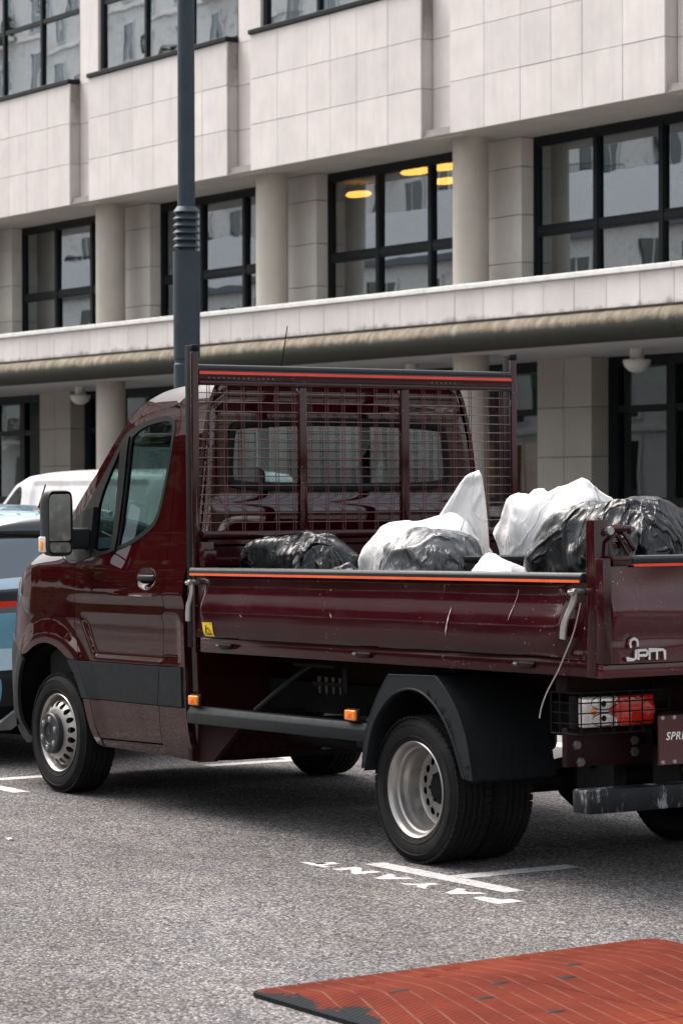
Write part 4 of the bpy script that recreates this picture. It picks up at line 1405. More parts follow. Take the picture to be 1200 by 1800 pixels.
def tyre_mesh(w):
    if w in TY: return TY[w]
    m = MB()
    m.lathe(tyre_profile(w), (0, 0, 0), 'Y', 96)
    # shoulder blocks: sipes cut as raised lugs on both shoulders
    nl = 62
    for sd in (-1, 1):
        for k in range(nl):
            a = 2*math.pi*k/nl
            rot = Matrix.Rotation(-a, 4, 'Y')
            y = sd*(w/2-.028)
            mt = rot @ Matrix.Translation((.3378, y, 0)) @ Matrix.Diagonal((.011, .040, .0285, 1))
            bmesh.ops.create_cube(m.bm, size=1, matrix=mt)
    for k in range(nl*1):
        a = 2*math.pi*(k+.5)/nl
        rot = Matrix.Rotation(-a, 4, 'Y')
        for y in (-.0335, 0, .0335):
            mt = rot @ Matrix.Translation((.3428, y, 0)) @ Matrix.Diagonal((.0055, .023, .0320, 1))
            bmesh.ops.create_cube(m.bm, size=1, matrix=mt)
    # sidewall rib rings
    for sd in (-1, 1):
        m.lathe([(.300, sd*(w/2+.0045)), (.303, sd*(w/2+.0085)), (.306, sd*(w/2+.0035))], (0, 0, 0), 'Y', 96)
        m.lathe([(.246, sd*(w/2+.0005)), (.249, sd*(w/2+.0045)), (.252, sd*(w/2+.0015))], (0, 0, 0), 'Y', 96)
    TY[w] = m.mesh('tyre', 40, 'tyre')
    return TY[w]
WH = {}
def wheel(x, yc, z, side, kind):
    """yc = centre plane; side=-1 outer face towards -y"""
    wh = part_empty('wheel', tr, (x, yc, z), (0, random.uniform(0, 6), 0 if side < 0 else math.pi))
    newobj('tyre', tyre_mesh(.205), None, wh)
    if kind not in WH:
        d = {}
        f = -.0915            # outer flange (towards -y)
        m = MB()
        if kind == 'front':
            prof = [(.222, f), (.227, f-.004), (.223, f-.009), (.216, f-.004), (.209, f+.012), (.205, f+.03), (.200, f+.040), (.196, f+.060), (.192, f+.10), (.192, .06), (.2, .085), (.223, .09)]
            m.lathe(prof, (0, 0, 0), 'Y', 72)
            ring_disc(m, (0, 0, 0), [(.198, f+.045), (.190, f+.028), (.182, f+.008), (.165, f-.012), (.135, f-.028), (.118, f-.032), (.10, f-.034)], .166, .0175, 18)
        else:
            prof = [(.222, f), (.227, f-.004), (.223, f-.009), (.214, f-.003), (.208, f+.010), (.205, f+.024), (.203, f+.032), (.194, f+.038), (.191, f+.052), (.191, f+.062), (.184, f+.072), (.181, f+.105), (.180, f+.150), (.2, .085), (.223, .09)]
            m.lathe(prof, (0, 0, 0), 'Y', 72)
            ring_disc(m, (0, 0, 0), [(.183, f+.142), (.172, f+.150), (.155, f+.152), (.13, f+.147), (.11, f+.140), (.08, f+.138), (.055, f+.138)], .140, .0185, 16)
        d['rim'] = m.mesh('rim', 35, 'wheel_steel')
        m = MB()
        if kind == 'front':
            m.lathe([(.119, f-.028), (.121, f-.040), (.119, f-.058), (.112, f-.066), (.098, f-.067), (.064, f-.067), (.060, f-.058), (.0, f-.058)], (0, 0, 0), 'Y', 48)
            d['hub_cap'] = m.mesh('hub_cap', 30, 'hub_plastic')
            m = MB()
            for k in range(3):
                a = R(90+120*k)
                t_ = Vector((math.cos(a), 0, math.sin(a))); n_ = Vector((-math.sin(a), 0, math.cos(a)))
                q = [t_*.046, n_*.009, -t_*.008, -n_*.009]
                A = [m.bm.verts.new(v+Vector((0, f-.0585, 0))) for v in q]; Bb = [m.bm.verts.new(v*.9+Vector((0, f-.063, 0))) for v in q]
                m.bm.faces.new(Bb)
                for i in range(4): m.bm.faces.new((A[i], A[(i+1) % 4], Bb[(i+1) % 4], Bb[i]))
            d['star_emblem'] = m.mesh('star_emblem', 20, 'hub_plastic')
            m = MB()
            m.lathe([(.019, 0), (.019, -.004), (.0145, -.004), (.0145, .012)], (0, 0, 0), 'Y', 16)
            m.lathe([(.0125, .008), (.0125, -.006), (.010, -.009), (0, -.009)], (0, 0, 0), 'Y', 6)
            d['bolt'] = m.mesh('bolt', 30, 'bolt_steel')
        else:
            m.lathe([(.078, f+.139), (.072, f+.131), (.052, f+.124), (.046, f+.116), (0, f+.116)], (0, 0, 0), 'Y', 36)
            d['hub_cap'] = m.mesh('hub_cap', 30, 'chassis_dark')
            m = MB()
            m.lathe([(.010, .010), (.010, -.006), (.006, -.008), (0, -.010)], (0, 0, 0), 'Y', 6)
            d['bolt'] = m.mesh('bolt', 30, 'chassis_dark')
        WH[kind] = d
    d = WH[kind]
    newobj('rim', d['rim'], None, wh)
    newobj('hub_cap', d['hub_cap'], None, wh)
    if kind == 'front':
        newobj('star_emblem', d['star_emblem'], None, wh)
        for k in range(6):
            a = R(60*k+20)
            newobj('bolt', d['bolt'], None, wh, (.083*math.cos(a), -.0915-.0655, .083*math.sin(a)))
    else:
        for k in range(6):
            a = R(60*k+10)
            newobj('bolt', d['bolt'], None, wh, (.064*math.cos(a), -.0915+.128, .064*math.sin(a)))
wheel(0, -.880, .3452, -1, 'rear'); wheel(0, .880, .3452, 1, 'rear')
for y in (-.645, .645):
    wh = part_empty('wheel', tr, (0, y, .3452))
    newobj('tyre', tyre_mesh(.205), None, wh)
wheel(-3.660, -.857, .4015, -1, 'front'); wheel(-3.660, .857, .4015, 1, 'front')

# ---- chassis
m = MB()
for y in (-.45, .45):
    m.box((-3.3, y-.035, .60), (1.15, y+.035, .76), .006)
for x in (-1.9, -1.2, -.5, .55, 1.0): m.box((x-.04, -.42, .63), (x+.04, .42, .73))
m.build('chassis_frame', 'chassis_dark', tr)
m = MB()
for y in (-.36, .36): m.box((-1.95, y-.04, .76), (1.38, y+.04, .925), .005)
m.build('subframe', 'chassis_maroon', tr)
for i in range(12):
    MB().lathe([(0, -.003), (.011, -.003), (.011, .01)], (-.75+i*.055, -.402, .865), 'Y', 10).build('frame_hole', 'inner_shadow_gap', tr)
m = MB()
m.tube([(0, -.55, .345), (0, .55, .345)], .055, 16)
m.lathe([(0, -.16), (.10, -.12), (.16, -.04), (.16, .04), (.10, .12), (0, .16)], (.02, .02, .345), 'Y', 20)
m.build('rear_axle', 'chassis_dark', tr)
m = MB(); m.tube([(0, .02, .36), (-1.6, .02, .46), (-2.6, .02, .5)], .04, 12); m.build('propeller_shaft', 'chassis_dark', tr)
for y in (-.46, .46):
    m = MB()
    for k in range(3):
        L = .72-.16*k
        pts = [(x, y, .56-.13*(1-(x/.72)**2)-.02*k) for x in np.linspace(-L, L, 9)]
        m.tube(pts, .016, 6)
    m.build('leaf_spring', 'chassis_dark', tr)
MB().box((-1.35, -.30, .42), (-.55, .30, .60), .05, seg=3).build('fuel_tank', 'plastic_black', tr)
m = MB(); m.tube([(-1.95, -.42, .47), (-1.5, -.45, .465), (-1.1, -.47, .47)], [.05, .05, .05], 14); m.tube([(-1.1, -.47, .47), (-.55, -.5, .47)], .085, 16); m.build('exhaust', 'chassis_dark', tr)
m = MB(); m.box((-1.38, -.74, .50), (-1.06, -.50, .60), .01); m.box((-.9, -.72, .47), (-.45, -.45, .64), .02); m.build('battery_box', 'plastic_black', tr)
for (x, z) in ((-1.72, .62), (-.66, .62)):
    m = MB()
    m.tube([(x+.30*math.sin(a)-.0, -.80+.25*a/1.6, z+.27*(1-math.cos(a))*0+.26*math.sin(a*1.0)) for a in np.linspace(0, 1.7, 14)], .014, 8)
    m.build('hose', 'rubber_strip', tr)
# valve block seen in the gap
m = MB()
m.box((-1.32, -.70, .765), (-1.02, -.66, .785)); m.box((-1.02, -.71, .74), (-.98, -.70, .86))
m.build('valve_bracket', 'chassis_dark', tr)
for i in range(4):
    MB().tube([(-1.28+i*.065, -.68, .725), (-1.28+i*.065, -.68, .81)], [.004, .011], 6).build('valve', 'bolt_dull', tr)
m = MB(); m.box((-1.45, -.735, .86), (-1.05, -.72, .875)); m.build('shelf_bracket', 'chassis_dark', tr)

# side under-run bars and marker lamps
for sd in (-1, 1):
    MB().prism([(sd*1.0, .545), (sd*1.0, .60), (sd*.985, .632), (sd*.94, .635), (sd*.94, .545)], -2.085, -.385, 'X', bev=.004).build('side_guard', 'plastic_dark', tr)
    for x in (-1.75, -.75):
        box('side_guard_arm', (x-.02, min(sd*.94, sd*.48), .56), (x+.02, max(sd*.94, sd*.48), .62), 'chassis_dark', tr)
    for x in (-2.005, -.497):
        m = MB(); m.box((x-.055, sd*.985, .636), (x+.055, sd*.995, .70), .004); m.build('lamp_bracket', 'chassis_dark', tr)
        m = MB(); m.box((x-.048, sd*1.015 if sd < 0 else .995, .642), (x+.048, sd*.995 if sd < 0 else 1.015, .694), .0095, seg=4)
        o = m.build('marker_lamp', 'amber_lens', tr)
        m = MB(); m.box((x-.016, sd*1.017 if sd < 0 else 1.014, .655), (x+.016, sd*1.014 if sd < 0 else 1.017, .68), .001); m.build('reflector', 'orange_strip', o)

# ---- rear mudguards
FI = chaikin([(-.326, .436), (-.300, .52), (-.274, .599), (-.232, .67), (-.175, .727), (-.11, .775), (-.04, .806), (.054, .823), (.16, .809), (.273, .749), (.374, .644), (.435, .531), (.465, .455), (.480, .435)], 2, False)
FO = chaikin([(-.353, .426), (-.338, .52), (-.314, .612), (-.277, .685), (-.229, .753), (-.178, .82), (-.124, .876), (.264, .884), (.325, .84), (.377, .79), (.43, .73), (.475, .657), (.50, .60), (.516, .536), (.538, .430)], 2, False, 30)
for sd in (-1, 1):
    m = MB()
    yo, yi = 1.040, .565
    ol = FO+[(.50, .428)]+FI[::-1]
    ol = [p for i, p in enumerate(ol)]
    ov, tris = cdt(resample(ol, .03), [], .05)
    bv = [m.bm.verts.new((p.x, sd*yo, p.y)) for p in ov]
    for t in tris: m.bm.faces.new([bv[i] for i in t])
    def strip(prof, ya, yb, n=1):
        pr = prof
        a = [m.bm.verts.new((p[0], sd*ya, p[1])) for p in pr]; b = [m.bm.verts.new((p[0], sd*yb, p[1])) for p in pr]
        for i in range(len(pr)-1): m.bm.faces.new((a[i], a[i+1], b[i+1], b[i]))
    strip(FO, yo, yi)
    strip(FI, yo, yo-.03)
    strip([(x*.965+.003, z-.012) for x, z in FO], yo-.002, yi)
    strip([FO[-1], (.50, .428)], yo, yi)
    bmesh.ops.remove_doubles(m.bm, verts=m.bm.verts, dist=.0015)
    o = m.build('rear_mudguard', 'plastic_dark', tr, 14)
    m = MB(); m.tube([(p[0], sd*(yo-.004), p[1]) for p in FO], .006, 6); m.build('mudguard_edge', 'plastic_dark', tr)
    m = MB(); m.tube([(p[0], sd*(yo+.001), p[1]) for p in FI], .006, 6); m.build('mudguard_lip', 'plastic_dark', tr)

# ---- bed
YB = 1.05
box('bed_floor', (-1.86, -1.0, .935), (1.46, 1.0, 1.0), 'bed_paint', tr)
for sd in (-1, 1):
    lo, hi = (sd*1.046, sd*1.0)
    MB().box((-1.86, min(lo, hi), .927), (1.40, max(lo, hi), 1.004), .006).build('floor_beam', 'bed_paint', tr)
    # dropside: one rolled sheet, hollow ends
    m = MB()
    def side(u, v, sd_=sd):
        x = -1.935+u*3.325
        z = 1.006+v*.322
        e = min(u, 1-u)*3.325
        # curved sheet between two flat end pockets
        endm = sst(.10, .16, e+.05*math.sin(v*math.pi)-.03)
        # sheet leans out from under the top seal, turns over at mid height, tucks back to a bottom bead
        sh = float(np.interp(v, [0, .06, .12, .25, .40, .50, .60, .70, .80, 1.0], [.014, .026, .032, .038, .038, .033, .023, .010, .003, 0]))
        b = .002+sh*endm-.012*(1-endm)*math.sin(math.pi*v)**.5
        b += .0015*math.sin(x*5.1+1)*math.sin(v*3)+.001*math.sin(x*13)
        return (x, sd_*(YB+b-.004), z)
    m.grid(side, 150, 30)
    if sd < 0:
        side_left = (lambda f: (lambda u, v: (lambda q: (q[0], -abs(q[1]), q[2]))(f(u, v))))(side)
    bd = [e for e in m.bm.edges if len(e.link_faces) == 1]
    g_ = bmesh.ops.extrude_edge_only(m.bm, edges=bd)['geom']
    for v in g_:
        if isinstance(v, bmesh.types.BMVert): v.co.y = sd*(YB-.03)
    bmesh.ops.smooth_vert(m.bm, verts=[v for v in m.bm.verts if len(v.link_faces) == 4], factor=.5, use_axis_x=False, use_axis_y=True, use_axis_z=False)
    m.build('dropside', 'bed_paint', tr, 40)
    box('dropside_inner', (-1.93, min(sd*1.018, sd*1.008), 1.006), (1.385, max(sd*1.018, sd*1.008), 1.335), 'bed_paint', tr)
    MB().prism([(sd*1.062, 1.324), (sd*1.066, 1.352), (sd*1.058, 1.366), (sd*1.012, 1.368), (sd*1.004, 1.355), (sd*1.004, 1.324)], -1.936, 1.378, 'X', bev=.003).build('top_seal', 'rubber_strip', tr)
    a, b = sorted((sd*1.0655, sd*1.060))
    MB().box((-1.93, a, 1.3265), (1.37, b, 1.338)).build('orange_line', 'orange_strip', tr)
    # hinges along the floor beam
    for x in (-1.58, -.30, .98):
        m = MB()
        a, b = sorted((sd*1.047, sd*1.066))
        m.box((x-.05, a, .950), (x+.05, b, .982), .008)
        m.tube([(x-.065, sd*1.060, .972), (x+.065, sd*1.060, .972)], .007, 8)
        m.build('hinge', 'chassis_maroon', tr)
        MB().tube([(x-.085, sd*1.058, .967), (x-.055, sd*1.058, .967)], .010, 8).build('hinge_pin', 'bolt_dull', tr)
    # latch levers
    def lever(pts, wds, name='latch_lever'):
        lv = part_empty(name, tr)
        m = MB()
        for (p, q, wa, wb) in zip(pts, pts[1:], wds, wds[1:]):
            pass
        L, Rr = [], []
        for i, p in enumerate(pts):
            a_ = Vector(pts[max(i-1, 0)]); b_ = Vector(pts[min(i+1, len(pts)-1)])
            t_ = (b_-a_).normalized(); n_ = Vector((-t_.y, t_.x))
            L.append(Vector(p)+n_*wds[i]/2); Rr.append(Vector(p)-n_*wds[i]/2)
        loop = L+Rr[::-1]
        m.prism([tuple(p) for p in loop], sd*1.082, sd*1.096, 'Y')
        h = m.build('handle', 'galvanised', lv, 30)
        bmod = h.modifiers.new('bevel', 'BEVEL'); bmod.width = .004; bmod.segments = 2
        m = MB()
        m.tube([(pts[0][0], sd*1.04, pts[0][1]), (pts[0][0], sd*1.11, pts[0][1])], .014, 10)
        m.tube([(pts[0][0]-.02, sd*1.10, pts[0][1]-.002), (pts[0][0]+.025, sd*1.10, pts[0][1]+.004)], .012, 8)
        m.build('pivot', 'bolt_steel', lv)
    fl = [(-1.878, 1.290), (-1.868, 1.265), (-1.866, 1.235), (-1.880, 1.205), (-1.900, 1.175), (-1.908, 1.14), (-1.908, 1.088)]
    lever(chaikin(fl, 1, False), [.034, .034, .030, .030, .030, .030, .032, .034, .036, .037, .038, .038, .038][:len(chaikin(fl, 1, False))]+[.038]*8)
    rl_ = [(1.368, 1.288), (1.366, 1.258), (1.350, 1.228), (1.322, 1.195), (1.300, 1.160), (1.288, 1.125), (1.284, 1.085)]
    lever(chaikin(rl_, 1, False), [.034]*4+[.030]*4+[.036]*12)
m = MB(); m.tube(chaikin([(1.408, -1.088, 1.242), (1.38, -1.09, 1.16), (1.351, -1.09, 1.096), (1.300, -1.092, 1.02), (1.249, -1.09, .948), (1.195, -1.085, .895), (1.148, -1.08, .846), (1.105, -1.075, .78), (1.089, -1.07, .741)], 2, False), .0032, 6)
m.build('loose_cable', 'wire_steel', tr)
# warning sticker: yellow card, black figure falling
def stk_pt(u, v, d):
    p = side_left((-1.762+.098*u+1.935)/3.325, (1.014+.073*v-1.006)/.322)
    return (p[0], p[1]-d, p[2])
m = MB(); m.grid(lambda u, v: stk_pt(u, v, .0045), 8, 8)
stk = m.build('warning_sticker', 'yellow_sticker', tr)
m = MB()
def yq(poly): m.bm.faces.new([m.bm.verts.new(stk_pt(u, v, .0052)) for u, v in poly])
yq([(.22, .30), (.36, .34), (.46, .62), (.30, .66)]); yq([(.46, .55), (.70, .48), (.72, .54), (.48, .64)]); yq([(.30, .66), (.42, .66), (.44, .78), (.30, .80)]); yq([(.70, .88), (.92, .88), (.92, .92), (.70, .92)])
yq([(.35, .22), (.85, .22), (.85, .27), (.35, .27)]); yq([(.35, .12), (.85, .12), (.85, .17), (.35, .17)]); yq([(.20, .14), (.28, .14), (.34, .38), (.26, .40)]); yq([(.55, .38), (.80, .36), (.82, .42), (.56, .45)])
m.build('printed_figure', 'print_black', stk)

simple('scuff_pale', (.42, .38, .37), .6)
def scratch(x0, z0, x1, z1, wd, n=10):
    m = MB()
    rnd = random.Random(int(x0*1000))
    L = []
    for i in range(n+1):
        t_ = i/n
        x = x0+(x1-x0)*t_+rnd.uniform(-.002, .002); z = z0+(z1-z0)*t_
        w_ = wd*(.25+rnd.random())*math.sin(math.pi*(t_*.9+.05))
        L.append([m.bm.verts.new((lambda q: (q[0], q[1]-.0045, q[2]))(side_left((x+k_*w_/2+1.935)/3.325, (z-1.006)/.322))) for k_ in (-1, 1)])
    for a_, b_ in zip(L, L[1:]): m.bm.faces.new((a_[0], a_[1], b_[1], b_[0]))
    m.build('scratch', 'scuff_pale', tr)
scratch(.445, 1.205, .418, 1.075, .009); scratch(.925, 1.295, .885, 1.155, .005); scratch(-.55, 1.16, -.53, 1.135, .008); scratch(.20, 1.10, .75, 1.07, .003, 18); scratch(-1.38, 1.135, -1.36, 1.12, .008)
# headboard
hb = part_empty('headboard', tr)
for sd in (-1, 1):
    a, b = sorted((sd*1.05, sd*1.012))
    MB().box((-1.928, a, .925), (-1.902, b, 2.497), .005).build('post', 'bed_paint', hb)
    MB().box((-1.930, a-.001, 2.497), (-1.900, b+.001, 2.531), .004).build('post_cap', 'plastic_black', hb)
    MB().box((-1.988, a+.003, .95), (-1.932, b-.003, 2.530), .004).build('channel', 'plastic_black', hb)
    m = MB()
    a, b = sorted((sd*1.03, sd*.93))
    a, b = sorted((sd*1.03, sd*.955))
    m.box((-1.900, a, 1.37), (-1.862, b, 1.50), .004); m.box((-1.862, a, 1.37), (-1.835, b, 1.455), .004)
    m.build('corner_bracket', 'bed_paint', hb)
def corr():
    prof = [(-1.90, .95), (-1.90, 1.06), (-1.872, 1.075), (-1.872, 1.13), (-1.90, 1.145), (-1.90, 1.225), (-1.872, 1.24), (-1.872, 1.29), (-1.90, 1.305), (-1.90, 1.365), (-1.868, 1.378), (-1.868, 1.408), (-1.90, 1.42), (-1.90, 1.475), (-1.872, 1.487), (-1.872, 1.508), (-1.895, 1.520)]
    m = MB()
    m.grid(lambda u, v: (prof[int(round(v*(len(prof)-1)))][0]+.001*math.sin(u*23), -.985+1.97*u, prof[int(round(v*(len(prof)-1)))][1]), 40, len(prof)-1)
    m.grid(lambda u, v: (-1.935, -.985+1.97*u, .95+.57*v), 2, 2)
    m.build('ribbed_sheet', 'bed_paint', hb, 25)
corr()
MB().box((-1.945, -1.010, 1.520), (-1.868, 1.010, 1.556), .008).build('lower_rail', 'bed_paint', hb)
MB().box((-1.945, -1.010, 2.322), (-1.897, 1.010, 2.345), .005).build('upper_rail', 'bed_paint', hb)
MB().box((-1.940, -1.010, 2.3455), (-1.903, 1.010, 2.402), .003).build('top_beam', 'bed_paint', hb)
m = MB(); m.tube([(-1.922, -1.03, 2.412), (-1.922, 1.03, 2.412)], .019, 14); m.build('top_seal', 'rubber_strip', hb)
MB().box((-1.9015, -1.010, 2.379), (-1.8975, 1.010, 2.393)).build('red_line', 'red_strip', hb)
rm = MB(); rm.lathe([(0, .004), (.005, .003), (.006, 0)], (0, 0, 0), 'X', 8); rme = rm.mesh('rivet', 30, 'bolt_dull')
for i in range(64):
    y = -.95+i*.0302
    if i < 14 or 46 < i < 53: newobj('rivet', rme, None, hb, (-1.903, y, 2.360))
for y in (-.370, .288):
    MB().box((-1.935, y-.024, 1.556), (-1.900, y+.024, 2.318), .005).build('upright', 'bed_paint', hb)
wv = MB(); wv.tube([(0, 0, 1.50), (0, 0, 2.325)], .0023, 6, False); wvm = wv.mesh('wire', 60, 'mesh_paint')
wh_ = MB(); wh_.tube([(0, -1.011, 0), (0, 1.011, 0)], .0025, 6, False); whm = wh_.mesh('wire', 60, 'mesh_paint')
y = -.955
while y < .98:
    for d in (0, .0155):
        if y+d < .98: newobj('wire', wvm, None, hb, (-1.9195, y+d, 0))
    y += .1053
z = 1.600
while z < 2.31:
    newobj('wire', whm, None, hb, (-1.9145, 0, z))
    z += .0487

# rear posts and tailgate
for sd in (-1, 1):
    rp = part_empty('rear_post', tr)
    def by(a, b): return min(sd*a, sd*b), max(sd*a, sd*b)
    a, b = by(1.052, .975)
    m = MB(); m.box((1.398, a, .93), (1.462, b, 1.592), .005); m.build('post_tube', 'bed_paint', rp)
    a, b = by(1.055, 1.012)
    m = MB(); m.box((1.466, a, .985), (1.522, b, 1.43), .005); m.build('post_face', 'bed_paint', rp)
    a, b = by(.972, .85)
    m = MB(); m.box((1.43, a, 1.47), (1.46, b, 1.50), .004); m.box((1.405, a, 1.545), (1.455, sorted((sd*.90, sd*.90))[0]+.02, 1.57), .004); m.build('latch_bar', 'bed_paint', rp)
    m = MB(); m.tube([(1.45, sd*.99, 1.548), (1.45, sd*.86, 1.548)], .020, 10); m.tube([(1.45, sd*.90, 1.55), (1.48, sd*.88, 1.50), (1.49, sd*.86, 1.46)], .012, 8); m.build('hinge_pivot', 'bed_paint', rp)
    m = MB(); m.tube([(1.462, sd*.985, 1.545), (1.488, sd*.985, 1.545)], .018, 8); m.build('bolt', 'bolt_steel', rp)
tg = part_empty('tailgate', tr)
m = MB()
def tgf(u, v):
    y = -1.010+2.02*u; z = .985+.415*v
    x = 1.512+.010*math.sin(math.pi*v)
    x += .022*math.exp(-((v-.52)/.16)**2)-.008*math.exp(-((v-.26)/.07)**2)
    x += .004*math.sin(y*4.3+z*6)+.003*math.sin(y*9.1-z*11)+.005*math.exp(-((y+.55)**2/.03+(z-1.15)**2/.01))
    e = min(u, 1-u)*2.02
    x -= .02*(1-sst(0, .03, e))
    return (x, y, z)
m.grid(tgf, 90, 36)
bd = [e for e in m.bm.edges if len(e.link_faces) == 1]
for v in bmesh.ops.extrude_edge_only(m.bm, edges=bd)['geom']:
    if isinstance(v, bmesh.types.BMVert): v.co.x = 1.466
m.build('sheet', 'tailgate_paint', tg, 40)
box('inner_sheet', (1.455, -1.0, .985), (1.463, 1.0, 1.40), 'bed_paint', tg)
MB().box((1.470, -.905, 1.399), (1.532, .905, 1.404), .001).build('seal_line', 'red_strip', tg)
MB().prism([(1.468, 1.405), (1.528, 1.405), (1.531, 1.425), (1.522, 1.437), (1.475, 1.440), (1.468, 1.43)], -.905, .905, 'Y', bev=.002).build('top_seal', 'rubber_strip', tg)
MB().box((1.5305, -.90, 1.3925), (1.5335, .90, 1.4045)).build('red_line', 'red_strip', tg)
for sd in (-1, 1):
    a, b = sorted((sd*1.008, sd*.908))
    m = MB(); m.box((1.466, a, 1.398), (1.530, b, 1.440), .004); m.build('corner_cap', 'bed_paint', tg)
    m = MB(); m.tube([(1.49, sd*.985, 1.44), (1.48, sd*.985, 1.50), (1.47, sd*.95, 1.53), (1.475, sd*.915, 1.49), (1.495, sd*.895, 1.44)], .010, 8); m.build('hinge_arm', 'bed_paint', tg)
MB().box((1.39, -1.046, .925), (1.505, 1.046, .982), .006).build('rear_sill', 'tailgate_paint', tr)
# tailgate badge: arch over three letters
lg = part_empty('badge', tr)
def st_(pts, w_=.0105):
    m.ribbon(pts, w_, 1.520, 1.5335, 'X')
m = MB(); st_([(-.921, 1.052), (-.926, 1.068), (-.921, 1.083), (-.905, 1.091), (-.889, 1.083), (-.884, 1.068), (-.886, 1.056)], .011); m.build('arch', 'chrome', lg, 20)
m = MB(); st_([(-.943, 1.014), (-.940, 1.004), (-.905, 1.002), (-.896, 1.008), (-.894, 1.044)]); m.build('letter_j', 'chrome', lg, 20)
m = MB(); st_([(-.882, 1.000), (-.882, 1.040), (-.840, 1.040), (-.834, 1.034), (-.834, 1.024), (-.840, 1.018), (-.878, 1.018)]); m.build('letter_p', 'chrome', lg, 20)
m = MB(); st_([(-.822, .998), (-.822, 1.039), (-.748, 1.039), (-.739, 1.033), (-.738, .997)]); m.ribbon([(-.781, .998), (-.781, 1.036)], .0105, 1.5205, 1.533, 'X'); m.build('letter_m', 'chrome', lg, 20)

# rear lights, bumper, plate
for sd in (-1, 1):
    rl = part_empty('rear_light', tr)
    def yy(a, b): return min(sd*a, sd*b), max(sd*a, sd*b)
    a, b = yy(.925, .510); MB().box((1.10, a, .685), (1.155, b, .835), .01).build('housing', 'plastic_black', rl)
    a, b = yy(.915, .715); MB().box((1.152, a, .694), (1.192, b, .827), .012, seg=3).build('clear_lens', 'white_lens', rl)
    a, b = yy(.713, .520); MB().box((1.152, a, .694), (1.196, b, .827), .012, seg=3).build('red_lens', 'red_lens', rl)
    # swept divider: red wedge across the clear lens
    m = MB(); m.prism([(sd*.716, .700), (sd*.716, .822), (sd*.735, .80), (sd*.775, .765), (sd*.735, .73)], 1.180, 1.1945, 'X'); m.build('red_wedge', 'red_lens', rl)
    for (yc, zc, rr, mt) in ((.855, .762, .020, 'amber_lens'), (.80, .795, .016, 'plastic_black'), (.80, .732, .016, 'plastic_black')):
        MB().lathe([(0, 1.1955), (rr*.7, 1.1945), (rr, 1.190)], (0, sd*yc, zc), 'X', 18).build('bulb', mt, rl)
    MB().lathe([(.042, 1.192), (.040, 1.1985), (.030, 1.200), (.012, 1.197), (0, 1.197)], (0, sd*.56, .755), 'X', 24).build('reflector', 'red_lens', rl)
    m = MB()
    for rr_, zc in ((.055, .800), (.052, .725)):
        m.tube([(1.1945, sd*(.80+rr_*1.3*math.cos(a_)), zc+rr_*.55*math.sin(a_)) for a_ in np.linspace(0, 2*math.pi, 19)], .0022, 5, False)
    m.build('reflector_ring', 'chrome', rl)
    # wire guard
    g = part_empty('light_guard', tr)
    x1_, x0_ = 1.245, 1.06
    def bar(pts, r=.0035): 
        mm = MB(); mm.tube(pts, r, 6); mm.build('guard_wire', 'plastic_black', g)
    y_o, y_i = sd*.985, sd*.478
    zt, zb = .850, .672
    bar([(x0_, y_o, zt), (x1_-.03, y_o, zt), (x1_, y_o*.98, zt), (x1_, y_i, zt), (x0_+.03, y_i, zt)], .0045)
    bar([(x0_, y_o, zb), (x1_-.03, y_o, zb), (x1_, y_o*.98, zb), (x1_, y_i, zb), (x0_+.03, y_i, zb)], .0045)
    for q in (.985, .86, .79, .70, .63, .478): bar([(x1_, sd*q*(.98 if q > .97 else 1), zb), (x1_, sd*q*(.98 if q > .97 else 1), zt)])
    for zz_ in (.806, .762, .716): bar([(x0_+.02, y_o, zz_), (x1_-.03, y_o, zz_), (x1_, y_o*.98, zz_), (x1_, y_i, zz_)], .003)
    bar([(x1_+.002, sd*.70, .845), (x1_+.002, sd*.665, .815), (x1_+.002, sd*.645, .815), (x1_+.002, sd*.62, .845)], .003)
    bar([(x1_+.002, sd*.70, .678), (x1_+.002, sd*.665, .71), (x1_+.002, sd*.645, .71), (x1_+.002, sd*.62, .678)], .003)
    bar([(x0_, y_o, zb), (x0_, y_o, zt)]); bar([(x0_+.06, y_o, zb), (x0_+.06, y_o, zt)])
    m = MB()
    a, b = yy(.93, .45)
    m.box((1.02, a, .84), (1.10, b, .92), .004); m.box((1.06, a, .52), (1.10, b, .69), .004)
    m.build('light_bracket', 'chassis_maroon', tr)
    for (yc, zc) in ((.88, .615), (.86, .54), (.56, .62), (.56, .57)):
        MB().lathe([(0, .012), (.018, .012), (.022, .006), (.024, 0)], (1.101, sd*yc, zc), 'X', 6).build('bolt', 'bolt_dull', tr)
    m = MB(); a, b = yy(.50, .40); m.box((1.15, a, .43), (1.22, b, .75), .004); m.build('bumper_bracket', 'chassis_dark', tr)
t = NT('scuffed_bar')
v = t.coord('Object')
c = t.ramp(t.noise(v, 6, 6, .7), [(.3, (.004, .005, .006)), (.7, (.010, .012, .014))])
sc = t.ramp(t.noise(t.coord('Object', (6, 6, 1.6), (.5, .2, .3)), 2.2, 9, .8), [(.53, 0.0), (.61, 1.0)])
c = t.mix(t.math('MULTIPLY', sc, .8), c, (.30, .30, .31))
M['scuffed_bar'] = t.done(t.bsdf(Base__Color=c, Specular__IOR__Level=.2, Roughness=.5, Normal=t.bump(t.noise(v, 40, 4), .15, .004)))
MB().box((1.215, -.997, .338), (1.340, .997, .441), .010, seg=2).build('rear_bumper', 'scuffed_bar', tr)
rp_ = box('rear_plate', (1.285, -.585, .520), (1.300, .585, .742), 'tailgate_paint', tr, .004)
box('plate_bracket', (1.10, -.50, .60), (1.284, .50, .66), 'chassis_dark', tr)
me = text_mesh('SPRINTER', .048, .003, .25, 'LEFT', .001, 1.15)
o = newobj('badge_lettering', me, 'chrome', rp_)
